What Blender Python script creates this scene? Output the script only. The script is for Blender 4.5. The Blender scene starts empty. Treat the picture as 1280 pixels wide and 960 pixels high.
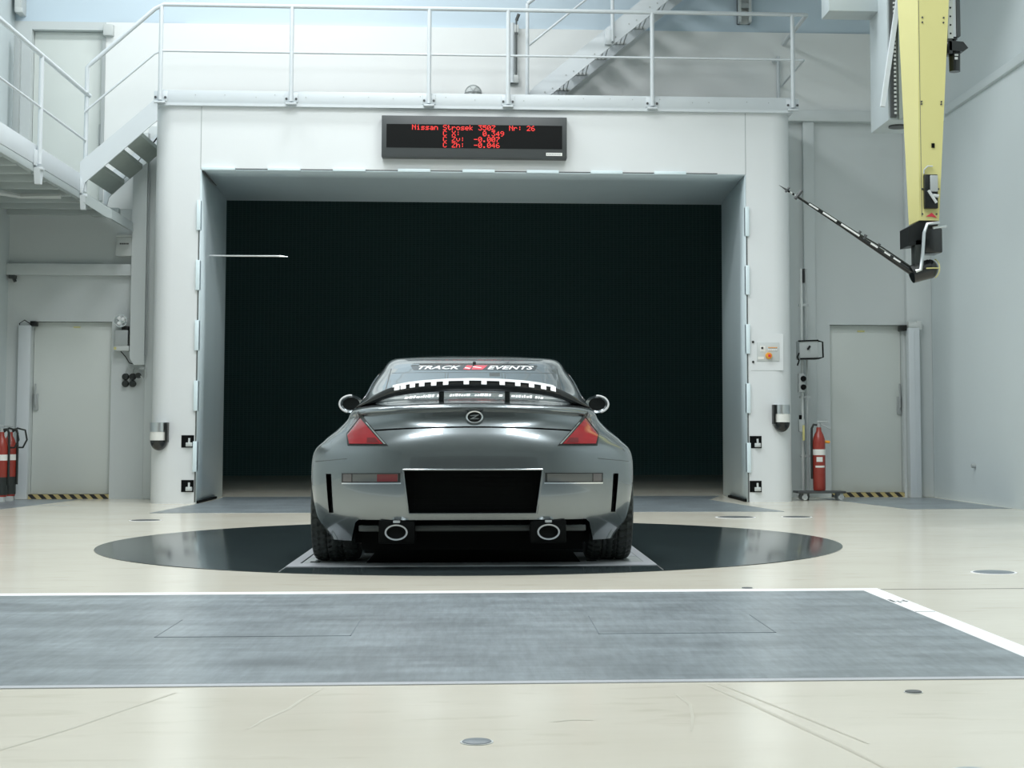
import bpy, bmesh, math, random
import numpy as np
from mathutils import Vector, Matrix

random.seed(7)
SC = bpy.context.scene
COL = SC.collection
PI = math.pi

# ------------------------------------------------------------------ camera
cam_d = bpy.data.cameras.new('camera'); cam = bpy.data.objects.new('camera', cam_d); COL.objects.link(cam)
cam.location = (0, 0, 0.80)
cam.rotation_euler = (math.radians(90 + 3.83), 0, math.radians(-3.45))
cam_d.sensor_width = 36.0; cam_d.sensor_fit = 'HORIZONTAL'
cam_d.lens = 54.5625
cam_d.shift_x = -0.0603; cam_d.shift_y = -0.0546
cam_d.clip_start = 0.05; cam_d.clip_end = 200
SC.camera = cam

# ------------------------------------------------------------------ world, lights, exposure
SC.view_settings.view_transform = 'Standard'; SC.view_settings.look = 'None'
SC.view_settings.gamma = 1.0; SC.view_settings.use_curve_mapping = False
SC.view_settings.exposure = 0.0
w = bpy.data.worlds.new('world'); SC.world = w; w.use_nodes = True
w.node_tree.nodes['Background'].inputs[0].default_value = (0.75, 0.9, 1.0, 1)
w.node_tree.nodes['Background'].inputs[1].default_value = 0.05
SC.cycles.use_denoising = True
SC.cycles.max_bounces = 12; SC.cycles.diffuse_bounces = 6; SC.cycles.glossy_bounces = 5
SC.cycles.sample_clamp_indirect = 6.0

def area(name, loc, sx, sy, power, col=(0.95, 0.98, 1.0), rot=(0, 0, 0)):
    l = bpy.data.lights.new(name, 'AREA'); l.shape = 'RECTANGLE'; l.size = sx; l.size_y = sy
    l.energy = power; l.color = col
    o = bpy.data.objects.new(name, l); o.location = loc; o.rotation_euler = rot; COL.objects.link(o)
    return o
CEIL = 8.2
for yy in (4.4, 9.0, 13.0):                      # two rows of ceiling luminaires in groups of three
    for xc in (-1.9, 1.9):
        for k in (-1, 0, 1):
            area('ceiling_lamp', (xc + k * 0.62, yy, CEIL - 0.06), 0.5, 1.5, 60)
for xc in (-3.6, -1.5):
    area('ceiling_lamp', (xc, 16.6, CEIL - 0.06), 1.4, 0.6, 85)

# ------------------------------------------------------------------ helpers
def tag(o, label=None, cat=None, group=None, kind=None):
    if label: o['label'] = label
    if cat: o['category'] = cat
    if group: o['group'] = group
    if kind: o['kind'] = kind
    return o

def empty(name, loc, rz=0.0):
    o = bpy.data.objects.new(name, None); o.location = loc; o.rotation_euler = (0, 0, rz)
    o.empty_display_size = 0.1; COL.objects.link(o); return o

class MB:
    """collects solids, then links them as one mesh object"""
    def __init__(s): s.v = []; s.f = []; s.sm = []; s.mi = []
    def add(s, v, f, smooth=False, mi=0):
        n = len(s.v); s.v += [tuple(p) for p in v]
        s.f += [tuple(i + n for i in q) for q in f]; s.sm += [smooth] * len(f); s.mi += [mi] * len(f)
        return s
    def box(s, x0, x1, y0, y1, z0, z1, bev=0.0, mi=0):
        if bev <= 0:
            v = [(x, y, z) for z in (z0, z1) for y in (y0, y1) for x in (x0, x1)]
            return s.add(v, [(0, 2, 3, 1), (4, 5, 7, 6), (0, 1, 5, 4), (2, 6, 7, 3), (0, 4, 6, 2), (1, 3, 7, 5)], False, mi)
        bm = bmesh.new(); bmesh.ops.create_cube(bm, size=1)
        for p in bm.verts:
            p.co = Vector(((x0 + x1) / 2 + p.co.x * (x1 - x0), (y0 + y1) / 2 + p.co.y * (y1 - y0), (z0 + z1) / 2 + p.co.z * (z1 - z0)))
        bmesh.ops.bevel(bm, geom=bm.edges[:], offset=bev, segments=2, affect='EDGES', profile=0.5)
        return s.bm(bm, mi=mi)
    def bm(s, bm, smooth=False, mi=0):
        bm.verts.index_update()
        v = [tuple(p.co) for p in bm.verts]; f = [[q.index for q in fc.verts] for fc in bm.faces]; bm.free()
        return s.add(v, f, smooth, mi)
    def tube(s, a, b, r, r2=None, n=12, cap=True, mi=0):
        a = Vector(a); b = Vector(b); d = (b - a).normalized(); r2 = r if r2 is None else r2
        u = d.orthogonal().normalized(); w_ = d.cross(u)
        v = []
        for c, rr in ((a, r), (b, r2)):
            for k in range(n):
                t = 2 * PI * k / n; v.append(c + (u * math.cos(t) + w_ * math.sin(t)) * rr)
        s.add(v, [(k, (k + 1) % n, n + (k + 1) % n, n + k) for k in range(n)], True, mi)
        if cap: s.add(v[:n], [tuple(range(n))[::-1]], False, mi); s.add(v[n:], [tuple(range(n))], False, mi)
        return s
    def path(s, pts, r, n=8, mi=0):
        pts = [Vector(p) for p in pts]; rings = []; u = None
        for i, p in enumerate(pts):
            d = (pts[min(i + 1, len(pts) - 1)] - pts[max(i - 1, 0)]).normalized()
            if u is None: u = d.orthogonal().normalized()
            u = (u - d * u.dot(d)).normalized(); w_ = d.cross(u)
            rr = r[i] if isinstance(r, (list, tuple)) else r
            rings.append([p + (u * math.cos(2 * PI * k / n) + w_ * math.sin(2 * PI * k / n)) * rr for k in range(n)])
        return s.loft(rings, True, True, mi)
    def loft(s, rings, closed=True, caps=True, mi=0, smooth=True):
        n = len(rings[0]); v = [p for r in rings for p in r]; f = []
        for i in range(len(rings) - 1):
            for k in range(n if closed else n - 1):
                f.append((i * n + k, i * n + (k + 1) % n, (i + 1) * n + (k + 1) % n, (i + 1) * n + k))
        s.add(v, f, smooth, mi)
        if caps and closed:
            s.add(rings[0], [tuple(range(n))[::-1]], False, mi); s.add(rings[-1], [tuple(range(n))], False, mi)
        return s
    def prism(s, pts, a, b, axis='y', mi=0):
        """pts 2-D polygon, extruded along an axis between a and b"""
        def P(p, t):
            return {'y': (p[0], t, p[1]), 'x': (t, p[0], p[1]), 'z': (p[0], p[1], t)}[axis]
        return s.loft([[P(p, a) for p in pts], [P(p, b) for p in pts]], True, True, mi, False)
    def lathe(s, prof, c, axis='z', n=24, mi=0, a0=0, a1=2 * PI):
        """prof: list of (radius, height)"""
        rings = []
        full = abs(a1 - a0 - 2 * PI) < 1e-6
        m = n if full else n + 1
        for r, h in prof:
            ring = []
            for k in range(m):
                t = a0 + (a1 - a0) * k / n
                x, y = r * math.cos(t), r * math.sin(t)
                p = {'z': (x, y, h), 'y': (x, h, y), 'x': (h, x, y)}[axis]
                ring.append((c[0] + p[0], c[1] + p[1], c[2] + p[2]))
            rings.append(ring)
        return s.loft(rings, full, True, mi)
    def build(s, name, mat, parent=None, label=None):
        me = bpy.data.meshes.new(name); me.from_pydata(s.v, [], s.f)
        me.polygons.foreach_set('use_smooth', s.sm); me.polygons.foreach_set('material_index', s.mi)
        for m in (mat if isinstance(mat, (list, tuple)) else [mat]): me.materials.append(m)
        bm = bmesh.new(); bm.from_mesh(me)
        bmesh.ops.remove_doubles(bm, verts=bm.verts[:], dist=1e-6)
        bmesh.ops.recalc_face_normals(bm, faces=bm.faces[:]); bm.to_mesh(me); bm.free()
        me.set_sharp_from_angle(angle=math.radians(38))
        o = bpy.data.objects.new(name, me); COL.objects.link(o)
        if parent is not None: o.parent = parent
        if label: o['label'] = label
        return o

def mat(name, col, rough=0.5, metal=0.0, coat=0.0, coat_r=0.05, spec=0.5, emit=None, estr=0.0, var=0.0, vscale=3.0, bump=0.0, bscale=60.0, stretch=(1, 1, 1), ior=None, detail=4.0):
    m = bpy.data.materials.new(name); m.use_nodes = True
    nt = m.node_tree; b = nt.nodes['Principled BSDF']
    b.inputs['Base Color'].default_value = (*col, 1); b.inputs['Roughness'].default_value = rough
    b.inputs['Metallic'].default_value = metal; b.inputs['Coat Weight'].default_value = coat
    b.inputs['Coat Roughness'].default_value = coat_r; b.inputs['Specular IOR Level'].default_value = spec
    if ior: b.inputs['IOR'].default_value = ior
    if emit: b.inputs['Emission Color'].default_value = (*emit, 1); b.inputs['Emission Strength'].default_value = estr
    if var or bump:
        tc = nt.nodes.new('ShaderNodeTexCoord'); mp = nt.nodes.new('ShaderNodeMapping'); mp.inputs['Scale'].default_value = stretch
        nt.links.new(tc.outputs['Object'], mp.inputs['Vector'])
    if var:
        nz = nt.nodes.new('ShaderNodeTexNoise'); nz.inputs['Scale'].default_value = vscale; nz.inputs['Detail'].default_value = detail
        nt.links.new(mp.outputs['Vector'], nz.inputs['Vector'])
        mx = nt.nodes.new('ShaderNodeMix'); mx.data_type = 'RGBA'
        mx.inputs['A'].default_value = (*[c * (1 - var) for c in col], 1); mx.inputs['B'].default_value = (*[min(1, c * (1 + var)) for c in col], 1)
        nt.links.new(nz.outputs['Fac'], mx.inputs['Factor']); nt.links.new(mx.outputs['Result'], b.inputs['Base Color'])
    if bump:
        n2 = nt.nodes.new('ShaderNodeTexNoise'); n2.inputs['Scale'].default_value = bscale; n2.inputs['Detail'].default_value = 3
        nt.links.new(mp.outputs['Vector'], n2.inputs['Vector'])
        bp = nt.nodes.new('ShaderNodeBump'); bp.inputs['Strength'].default_value = bump; bp.inputs['Distance'].default_value = 0.01
        nt.links.new(n2.outputs['Fac'], bp.inputs['Height']); nt.links.new(bp.outputs['Normal'], b.inputs['Normal'])
    return m

M = {}
M['white'] = mat('white_paint', (0.74, 0.765, 0.77), 0.45, var=0.02, vscale=0.8, bump=0.05, bscale=40)
M['wall'] = mat('wall_paint', (0.60, 0.64, 0.64), 0.55, var=0.04, vscale=0.7, bump=0.08, bscale=30)
M['wall_up'] = mat('upper_wall_paint', (0.80, 0.82, 0.81), 0.5, var=0.02, vscale=0.7)
M['wall_blue'] = mat('blue_wall_paint', (0.58, 0.69, 0.77), 0.5, var=0.05, vscale=0.5)
M['column'] = mat('column_paint', (0.46, 0.52, 0.54), 0.45, var=0.03)
M['wall_r'] = mat('side_wall_paint', (0.60, 0.66, 0.67), 0.5, var=0.05, vscale=0.6, bump=0.08, bscale=30)
M['door'] = mat('door_paint', (0.66, 0.70, 0.67), 0.4, var=0.03, vscale=1.2)
M['steel_w'] = mat('white_steel', (0.62, 0.665, 0.69), 0.35, var=0.02)
M['steel_g'] = mat('grey_steel', (0.42, 0.47, 0.47), 0.4, var=0.05)
M['tread'] = mat('tread_steel', (0.30, 0.34, 0.31), 0.5, var=0.1, vscale=9)
M['duct'] = mat('duct_paint', (0.60, 0.69, 0.72), 0.32, var=0.04, vscale=1.0, stretch=(4, 4, 0.3))
M['flap'] = mat('flap_plastic', (0.74, 0.86, 0.90), 0.35)
M['dark'] = mat('black_matte', (0.004, 0.005, 0.005), 0.7, spec=0.1)
M['black'] = mat('black_plastic', (0.010, 0.012, 0.012), 0.35, spec=0.35)
M['rubber'] = mat('rubber', (0.026, 0.032, 0.030), 0.5, spec=0.35)
M['yellow'] = mat('yellow_paint', (0.66, 0.62, 0.26), 0.4, var=0.03)
M['chrome'] = mat('chrome', (0.82, 0.84, 0.85), 0.12, metal=1.0)
M['alu'] = mat('aluminium', (0.62, 0.65, 0.66), 0.3, metal=1.0)
M['greybox'] = mat('grey_enamel', (0.40, 0.43, 0.43), 0.4)
M['ltbox'] = mat('light_grey_enamel', (0.58, 0.61, 0.60), 0.4)
M['red'] = mat('red_enamel', (0.30, 0.035, 0.022), 0.35, coat=0.2)
M['redsign'] = mat('red_sign', (0.75, 0.04, 0.08), 0.4)
M['bluesign'] = mat('blue_sign', (0.04, 0.12, 0.38), 0.4)
M['orange'] = mat('orange_plastic', (0.85, 0.36, 0.03), 0.4)
M['label'] = mat('white_label', (0.80, 0.80, 0.76), 0.5)
M['black_mark'] = mat('black_print', (0.03, 0.03, 0.03), 0.6)
M['bezel'] = mat('charcoal_metal', (0.055, 0.062, 0.064), 0.4)
M['screen'] = mat('screen_glass', (0.003, 0.004, 0.004), 0.4, spec=0.15)
M['led'] = mat('red_led', (0.3, 0.0, 0.0), 0.5, emit=(1.0, 0.05, 0.04), estr=1.0)
M['disc'] = mat('dark_floor_coating', (0.036, 0.048, 0.051), 0.12, spec=0.42, var=0.3, vscale=2.0, bump=0.004, bscale=6, stretch=(1, 4, 1))
M['plate'] = mat('plate_steel', (0.50, 0.52, 0.55), 0.32, var=0.08, vscale=8)
M['tape'] = mat('white_line_paint', (0.86, 0.86, 0.87), 0.45)
M['joint'] = mat('slab_joint', (0.18, 0.21, 0.23), 0.45)
M['seam'] = mat('seam', (0.10, 0.11, 0.11), 0.7)
M['scuff'] = mat('scuff', (0.50, 0.48, 0.40), 0.5)
M['paint'] = mat('silver_car_paint', (0.186, 0.212, 0.222), 0.23, metal=0.75, coat=1.0, coat_r=0.02)
M['mirror_tint'] = mat('reflective_tinted_glass', (0.20, 0.225, 0.23), 0.06, metal=0.7, coat=0.5, coat_r=0.02)
M['glass'] = mat('tinted_glass', (0.010, 0.012, 0.012), 0.03, spec=0.9, coat=0.6, coat_r=0.02)
M['lampred'] = mat('red_lens', (0.27, 0.008, 0.014), 0.12, coat=1.0, var=0.25, vscale=16)
M['lampred2'] = mat('dark_red_lens', (0.13, 0.006, 0.010), 0.12, coat=1.0)
M['lampclear'] = mat('clear_lens', (0.085, 0.092, 0.09), 0.10, coat=1.0)
M['lampgrey'] = mat('smoked_lens', (0.11, 0.10, 0.10), 0.12, coat=1.0)
M['carbon'] = mat('black_gloss', (0.010, 0.012, 0.012), 0.22, coat=0.3)
M['tapealu'] = mat('silver_tape', (0.90, 0.91, 0.91), 0.35, metal=0.15)
M['decal_red'] = mat('decal_red', (0.62, 0.06, 0.09), 0.4)
M['white_print'] = mat('white_print', (0.86, 0.88, 0.88), 0.5)
M['bar'] = mat('satin_grey_bar', (0.045, 0.055, 0.055), 0.4)

def floor_material():
    m = bpy.data.materials.new('cream_epoxy'); m.use_nodes = True; nt = m.node_tree; b = nt.nodes['Principled BSDF']
    tc = nt.nodes.new('ShaderNodeTexCoord')
    def noise(scale, stretch, detail=5):
        mp = nt.nodes.new('ShaderNodeMapping'); mp.inputs['Scale'].default_value = stretch
        nt.links.new(tc.outputs['Object'], mp.inputs['Vector'])
        n = nt.nodes.new('ShaderNodeTexNoise'); n.inputs['Scale'].default_value = scale; n.inputs['Detail'].default_value = detail
        nt.links.new(mp.outputs['Vector'], n.inputs['Vector']); return n
    n1 = noise(0.9, (1, 1.5, 1)); n2 = noise(7, (0.4, 1.4, 1), 7)
    r1 = nt.nodes.new('ShaderNodeValToRGB')
    r1.color_ramp.elements[0].position = 0.3; r1.color_ramp.elements[0].color = (0.71, 0.672, 0.570, 1)
    r1.color_ramp.elements[1].position = 0.7; r1.color_ramp.elements[1].color = (0.785, 0.748, 0.648, 1)
    nt.links.new(n1.outputs['Fac'], r1.inputs['Fac'])
    r2 = nt.nodes.new('ShaderNodeValToRGB')
    r2.color_ramp.elements[0].position = 0.28; r2.color_ramp.elements[0].color = (0.90, 0.89, 0.87, 1)
    r2.color_ramp.elements[1].position = 0.42; r2.color_ramp.elements[1].color = (1, 1, 1, 1)
    nt.links.new(n2.outputs['Fac'], r2.inputs['Fac'])
    mx = nt.nodes.new('ShaderNodeMix'); mx.data_type = 'RGBA'; mx.blend_type = 'MULTIPLY'; mx.inputs['Factor'].default_value = 1
    nt.links.new(r1.outputs['Color'], mx.inputs['A']); nt.links.new(r2.outputs['Color'], mx.inputs['B'])
    nt.links.new(mx.outputs['Result'], b.inputs['Base Color'])
    b.inputs['Roughness'].default_value = 0.17; b.inputs['Specular IOR Level'].default_value = 0.35
    n3 = noise(2.5, (1, 3, 1), 2); bp = nt.nodes.new('ShaderNodeBump'); bp.inputs['Strength'].default_value = 0.03; bp.inputs['Distance'].default_value = 0.02
    nt.links.new(n3.outputs['Fac'], bp.inputs['Height']); nt.links.new(bp.outputs['Normal'], b.inputs['Normal'])
    return m
M['floor'] = floor_material()

def slab_material():
    m = mat('worn_grey_plate', (0.235, 0.27, 0.29), 0.30, var=0.38, vscale=2.2, bump=0.03, bscale=14, stretch=(0.5, 1.6, 1), detail=8)
    nt = m.node_tree; b = nt.nodes['Principled BSDF']; src = b.inputs['Base Color'].links[0].from_socket
    tc = nt.nodes.new('ShaderNodeTexCoord')
    for sc_, st, lo, rot in ((5.0, (0.25, 1.6, 1), 0.84, 0.5), (16.0, (2.2, 0.25, 1), 0.88, -0.35), (3.0, (1, 1, 1), 0.86, 0.0)):
        mp = nt.nodes.new('ShaderNodeMapping'); mp.inputs['Scale'].default_value = st; mp.inputs['Rotation'].default_value = (0, 0, rot)
        nz = nt.nodes.new('ShaderNodeTexNoise'); nz.inputs['Scale'].default_value = sc_; nz.inputs['Detail'].default_value = 9; nz.inputs['Roughness'].default_value = 0.65
        rp_ = nt.nodes.new('ShaderNodeValToRGB'); rp_.color_ramp.elements[0].position = 0.36; rp_.color_ramp.elements[0].color = (lo, lo, lo, 1)
        rp_.color_ramp.elements[1].position = 0.62; rp_.color_ramp.elements[1].color = (1.12, 1.12, 1.12, 1)
        mx = nt.nodes.new('ShaderNodeMix'); mx.data_type = 'RGBA'; mx.blend_type = 'MULTIPLY'; mx.inputs['Factor'].default_value = 1
        nt.links.new(tc.outputs['Object'], mp.inputs['Vector']); nt.links.new(mp.outputs['Vector'], nz.inputs['Vector']); nt.links.new(nz.outputs['Fac'], rp_.inputs['Fac'])
        nt.links.new(src, mx.inputs['A']); nt.links.new(rp_.outputs['Color'], mx.inputs['B']); src = mx.outputs['Result']
    nt.links.new(src, b.inputs['Base Color'])
    return m
M['slab'] = slab_material()

def mesh_material():
    m = bpy.data.materials.new('dark_wire_mesh'); m.use_nodes = True; nt = m.node_tree; b = nt.nodes['Principled BSDF']
    tc = nt.nodes.new('ShaderNodeTexCoord'); mp = nt.nodes.new('ShaderNodeMapping'); mp.inputs['Scale'].default_value = (14, 1, 14)
    br = nt.nodes.new('ShaderNodeTexBrick'); br.inputs['Color1'].default_value = (0.06, 0.135, 0.135, 1); br.inputs['Color2'].default_value = (0.075, 0.155, 0.16, 1)
    br.inputs['Mortar'].default_value = (0.13, 0.23, 0.24, 1); br.inputs['Scale'].default_value = 1.0; br.inputs['Mortar Size'].default_value = 0.06; br.offset = 0
    sw = nt.nodes.new('ShaderNodeSeparateXYZ'); cb = nt.nodes.new('ShaderNodeCombineXYZ')
    nt.links.new(tc.outputs['Object'], sw.inputs[0]); nt.links.new(sw.outputs['X'], cb.inputs['X']); nt.links.new(sw.outputs['Z'], cb.inputs['Y'])
    mp.inputs['Scale'].default_value = (7, 7, 7)
    nt.links.new(cb.outputs[0], mp.inputs['Vector']); nt.links.new(mp.outputs['Vector'], br.inputs['Vector'])
    nt.links.new(br.outputs['Color'], b.inputs['Base Color']); b.inputs['Roughness'].default_value = 0.8; b.inputs['Specular IOR Level'].default_value = 0.1
    return m
M['mesh'] = mesh_material()

def stripe_material():
    m = bpy.data.materials.new('hazard_stripes'); m.use_nodes = True; nt = m.node_tree; b = nt.nodes['Principled BSDF']
    tc = nt.nodes.new('ShaderNodeTexCoord'); wv = nt.nodes.new('ShaderNodeTexWave'); wv.wave_type = 'BANDS'; wv.bands_direction = 'DIAGONAL'
    wv.inputs['Scale'].default_value = 5.2; wv.wave_profile = 'SAW'
    rp = nt.nodes.new('ShaderNodeValToRGB'); rp.color_ramp.interpolation = 'CONSTANT'
    rp.color_ramp.elements[0].color = (0.02, 0.02, 0.02, 1); rp.color_ramp.elements[1].position = 0.5; rp.color_ramp.elements[1].color = (0.48, 0.40, 0.18, 1)
    nt.links.new(tc.outputs['Object'], wv.inputs['Vector']); nt.links.new(wv.outputs['Fac'], rp.inputs['Fac']); nt.links.new(rp.outputs['Color'], b.inputs['Base Color'])
    return m
M['stripe'] = stripe_material()

# ================================================================== STRUCTURE
NY, BY = 17.7, 19.0            # nozzle face and back wall
NL, NR, NT = -3.18, 3.065, 3.78   # nozzle opening
BL, BR, BT = -3.72, 3.615, 4.53  # nozzle block
WL, WR = -5.68, 5.59
SY = 29.0                       # wire screen in the settling chamber

def structure(o, label, cat='structure'):
    o['kind'] = 'structure'; o['label'] = label; o['category'] = cat; return o

fl = MB().box(-9, 9, -7, 33, -0.3, 0.0).build('floor', M['floor'])
structure(fl, 'glossy cream epoxy floor of the wind tunnel hall', 'floor')
structure(MB().box(WL - 0.3, WR + 0.3, -7, BY + 0.3, CEIL, CEIL + 0.3).build('ceiling', M['wall']), 'plain pale ceiling above the test hall', 'ceiling')
structure(MB().box(WL - 0.3, WL, -7, BY + 0.3, 0, CEIL).build('wall_left', M['wall_r']), 'pale blue grey wall along the left side', 'wall')
wr = MB().box(WR, WR + 0.3, -7, BY + 0.3, 0, 4.66).box(WR + 0.06, WR + 0.36, -7, BY + 0.3, 4.66, CEIL).build('wall_right', M['wall_r'])
structure(wr, 'pale blue grey wall along the right side with a long ledge', 'wall')
structure(MB().box(WL - 0.3, WR + 0.3, -7.3, -7, 0, CEIL).build('wall_rear', M['wall']), 'plain wall behind the camera', 'wall')
structure(MB().box(-4.2, 4.2, -7.0, -6.9, 0.3, 5.6).build('wall_collector', M['seam']), 'dark collector opening in the wall behind the camera', 'opening')

# back wall with door openings and the tunnel opening
D1 = (-5.39, -4.44, 2.13); D2 = (4.33, 5.245, 2.13); D3 = (-5.47, -4.60, 3.55, 5.70)
bw = MB(); y0, y1 = BY, BY + 0.3
bw.box(WL, D1[0], y0, y1, 0, 3.5).box(D1[0], D1[1], y0, y1, D1[2], 3.5).box(D1[1], BL + 0.1, y0, y1, 0, 3.5)
bw.box(WL, D3[0], y0, y1, 3.5, 5.80).box(D3[0], D3[1], y0, y1, D3[3], 5.80).box(D3[1], BL + 0.1, y0, y1, 3.5, 5.80)
bw.box(BR - 0.1, D2[0], y0, y1, 0, 2.6).box(D2[0], D2[1], y0, y1, D2[2], 2.6).box(D2[1], WR, y0, y1, 0, 2.6).box(BR - 0.1, WR, y0, y1, 2.6, 5.80)
bw = bw.build('wall_back', M['wall']); structure(bw, 'pale wall behind the nozzle block with doors on both sides', 'wall')
up = MB().box(D3[1] + .02, WR, y0 - .004, y1, 4.76, 5.80).box(BL + .1, BR - .1, y0 - .004, y1, 4.4, 4.76).box(D3[1] + .02, BL + .1, y0 - .004, y1, 3.5, 4.76).build('wall_upper', M['wall_up']); structure(up, 'bright white wall behind the walkway railing', 'wall')
ub = MB().box(WL, WR, y0 + 0.03, y1, 5.80, CEIL).build('wall_top', M['wall_blue']); structure(ub, 'light blue upper wall band above the white wall', 'wall')

# trims: beams and pilasters on the back wall
structure(MB().box(WL, -4.14, BY - 0.10, BY, 2.68, 2.82, 0.008).build('trim_1', M['wall']), 'white horizontal beam above the lower left door', 'beam')
structure(MB().box(BR, WR, BY - 0.12, BY, 4.66, 4.80, 0.008).build('trim_2', M['wall']), 'white horizontal beam on the back wall at right of the nozzle', 'beam')
structure(MB().box(4.0, 4.14, BY - 0.08, BY, 0, 4.66, 0.008).build('trim_3', M['wall']), 'narrow white pilaster beside the right end of the nozzle block', 'pilaster')
structure(MB().box(WR - 0.045, WR + 0.1, 0, BY - 0.12, 4.60, 4.70, 0.008).build('trim_4', M['wall_r']), 'long slim ledge running along the right wall', 'ledge')
structure(MB().box(-4.02, -3.72, BY - 0.12, BY, 0, 4.5, 0.01).build('trim_5', M['wall']), 'pale pilaster beside the left end of the nozzle block', 'pilaster')
structure(MB().box(D2[1] + 0.03, WR, BY - 0.10, BY, 0, 4.66, 0.01).build('trim_6', M['wall']), 'pale pilaster between the right door and the right wall', 'pilaster')

# nozzle block: a front wall with rounded vertical corners and the opening
R = 0.24; nb = MB()
def corner(xc, sgn):
    out = []
    for k in range(9):
        t = PI / 2 * k / 8
        out.append((xc + sgn * (math.sin(t) - 1) * R, NY + R - math.cos(t) * R))
    return out
lc = corner(BL + 0.0, -1)   # sgn -1: from x=BL+R .. to x=BL
lpoly = [(NL, NY)] + [(BL + R - math.sin(PI / 2 * k / 8) * R, NY + R - math.cos(PI / 2 * k / 8) * R) for k in range(9)] + [(BL, BY), (NL, BY)]
rpoly = [(NR, NY)] + [(BR - R + math.sin(PI / 2 * k / 8) * R, NY + R - math.cos(PI / 2 * k / 8) * R) for k in range(9)] + [(BR, BY), (NR, BY)]
for poly in (lpoly, rpoly):
    nb.loft([[(x, y, 0) for x, y in poly], [(x, y, BT) for x, y in poly]], True, True)
nb.box(NL, NR, NY, BY, NT, BT)
nbo = nb.build('wall_front', M['white']); structure(nbo, 'white nozzle block with rounded corners around the large dark opening', 'wall')
for x in (NL, NR):
    MB().box(x - 0.004, x + 0.004, NY - 0.002, NY + 0.01, NT, BT).build('panel_joint', M['greybox'], nbo)
# square recesses with latches
for (x0, x1, z0, z1) in ((-3.344, -3.205, .625, .764), (-3.338, -3.20, .129, .263), (3.089, 3.226, .615, .754), (3.085, 3.222, .112, .242)):
    h = MB().box(x0, x1, NY - 0.006, NY + 0.004, z0, z1).build('latch_pocket', M['dark'], nbo, 'square black pocket holding a pale latch')
    xm = (x0 + x1) / 2 + 0.02
    MB().box(xm - 0.035, xm + 0.035, NY - 0.045, NY - 0.006, z0 + 0.012, z0 + 0.058, 0.006).box(xm - 0.018, xm + 0.022, NY - 0.055, NY - 0.045, z0 + 0.02, z0 + 0.05, 0.003).tube((xm, NY - 0.03, z0 + 0.055), (xm, NY - 0.02, z0 + 0.105), 0.012, n=8).build('latch', M['ltbox'], h)

# duct: inner skins of the nozzle, straight part then opening out
duct = empty('nozzle_duct', (0, NY, 0)); structure(duct, 'blue grey duct inside the nozzle opening leading to the dark screen', 'duct')
def duct_skin(name, prof_fn, m):
    ys = [NY - 0.004, NY + 0.4, NY + 0.9, NY + 1.5, NY + 2.0, NY + 2.4, NY + 2.9, NY + 3.6, NY + 4.6, NY + 6.0]
    flare = [0, 0.0, 0.0, 0.01, 0.04, 0.12, 0.36, 0.85, 1.5, 2.1]
    rings = [prof_fn(y, f_) for y, f_ in zip(ys, flare)]
    o = MB().loft(rings, False, False).build(name, m, None)
    so = o.modifiers.new('thickness', 'SOLIDIFY'); so.thickness = 0.012; so.offset = 0
    o.parent = duct; o.matrix_parent_inverse = Matrix.Translation((0, -NY, 0))
    return o
duct_skin('left_skin', lambda y, f_: [(NL + 0.006 - f_, y, 0.002), (NL + 0.006 - f_, y, NT - 0.006 + f_ * 0.6)], M['duct'])
duct_skin('right_skin', lambda y, f_: [(NR - 0.006 + f_, y, 0.002), (NR - 0.006 + f_, y, NT - 0.006 + f_ * 0.6)], M['duct'])
duct_skin('top_skin', lambda y, f_: [(NL + 0.006 - f_, y, NT - 0.006 + f_ * 0.6 - 0.06 * min(1, (y - NY) / 2)), (NR - 0.006 + f_, y, NT - 0.006 + f_ * 0.6 - 0.06 * min(1, (y - NY) / 2))], M['duct'])
def dpart(mb, name, m, label=None):
    o = mb.build(name, m, None, label); o.parent = duct; o.matrix_parent_inverse = Matrix.Translation((0, -NY, 0)); return o
# corner seam (dark) and lower side seam
dpart(MB().tube((NL + 0.02, NY + 0.02, NT - 0.02), (NL + 0.02, NY + 0.95, NT - 0.03), 0.012, n=6), 'corner_seam', M['seam'])
for x in (NL + 0.02, NR - 0.02):
    dpart(MB().box(x - 0.012, x + 0.012, NY + 0.0, NY + 1.25, 0.003, 0.03), 'corner_seam', M['dark'])
# pale flaps and dark gaps round the lip
PITCH = 0.681
for (x0, sgn, z0) in ((NL, -1, 3.42), (NR, 1, 3.40)):
    for k in range(6):
        zt = z0 - k * PITCH
        if zt - 0.34 < 0: break
        x_in, x_out = x0 + 0.012 * -sgn, x0 + 0.032 * sgn
        dpart(MB().box(min(x_in, x_out), max(x_in, x_out), NY - 0.035, NY + 0.05, zt - 0.34, zt, 0.004), 'flap', M['flap'])
        g1 = max(0.0, zt - PITCH)
        dpart(MB().box(min(x0, x0 + 0.014 * sgn), max(x0, x0 + 0.014 * sgn), NY - 0.005, NY + 0.02, g1, zt - 0.342), 'gap', M['seam'])
for k in range(9):
    xs = NL + 0.02 + k * 0.737
    if xs + 0.37 > NR: break
    dpart(MB().box(xs, xs + 0.368, NY - 0.035, NY + 0.05, NT - 0.012, NT + 0.024, 0.004), 'flap', M['flap'])
    if xs + 0.73 < NR: dpart(MB().box(xs + 0.37, xs + 0.735, NY - 0.005, NY + 0.02, NT, NT + 0.012), 'gap', M['seam'])
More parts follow.
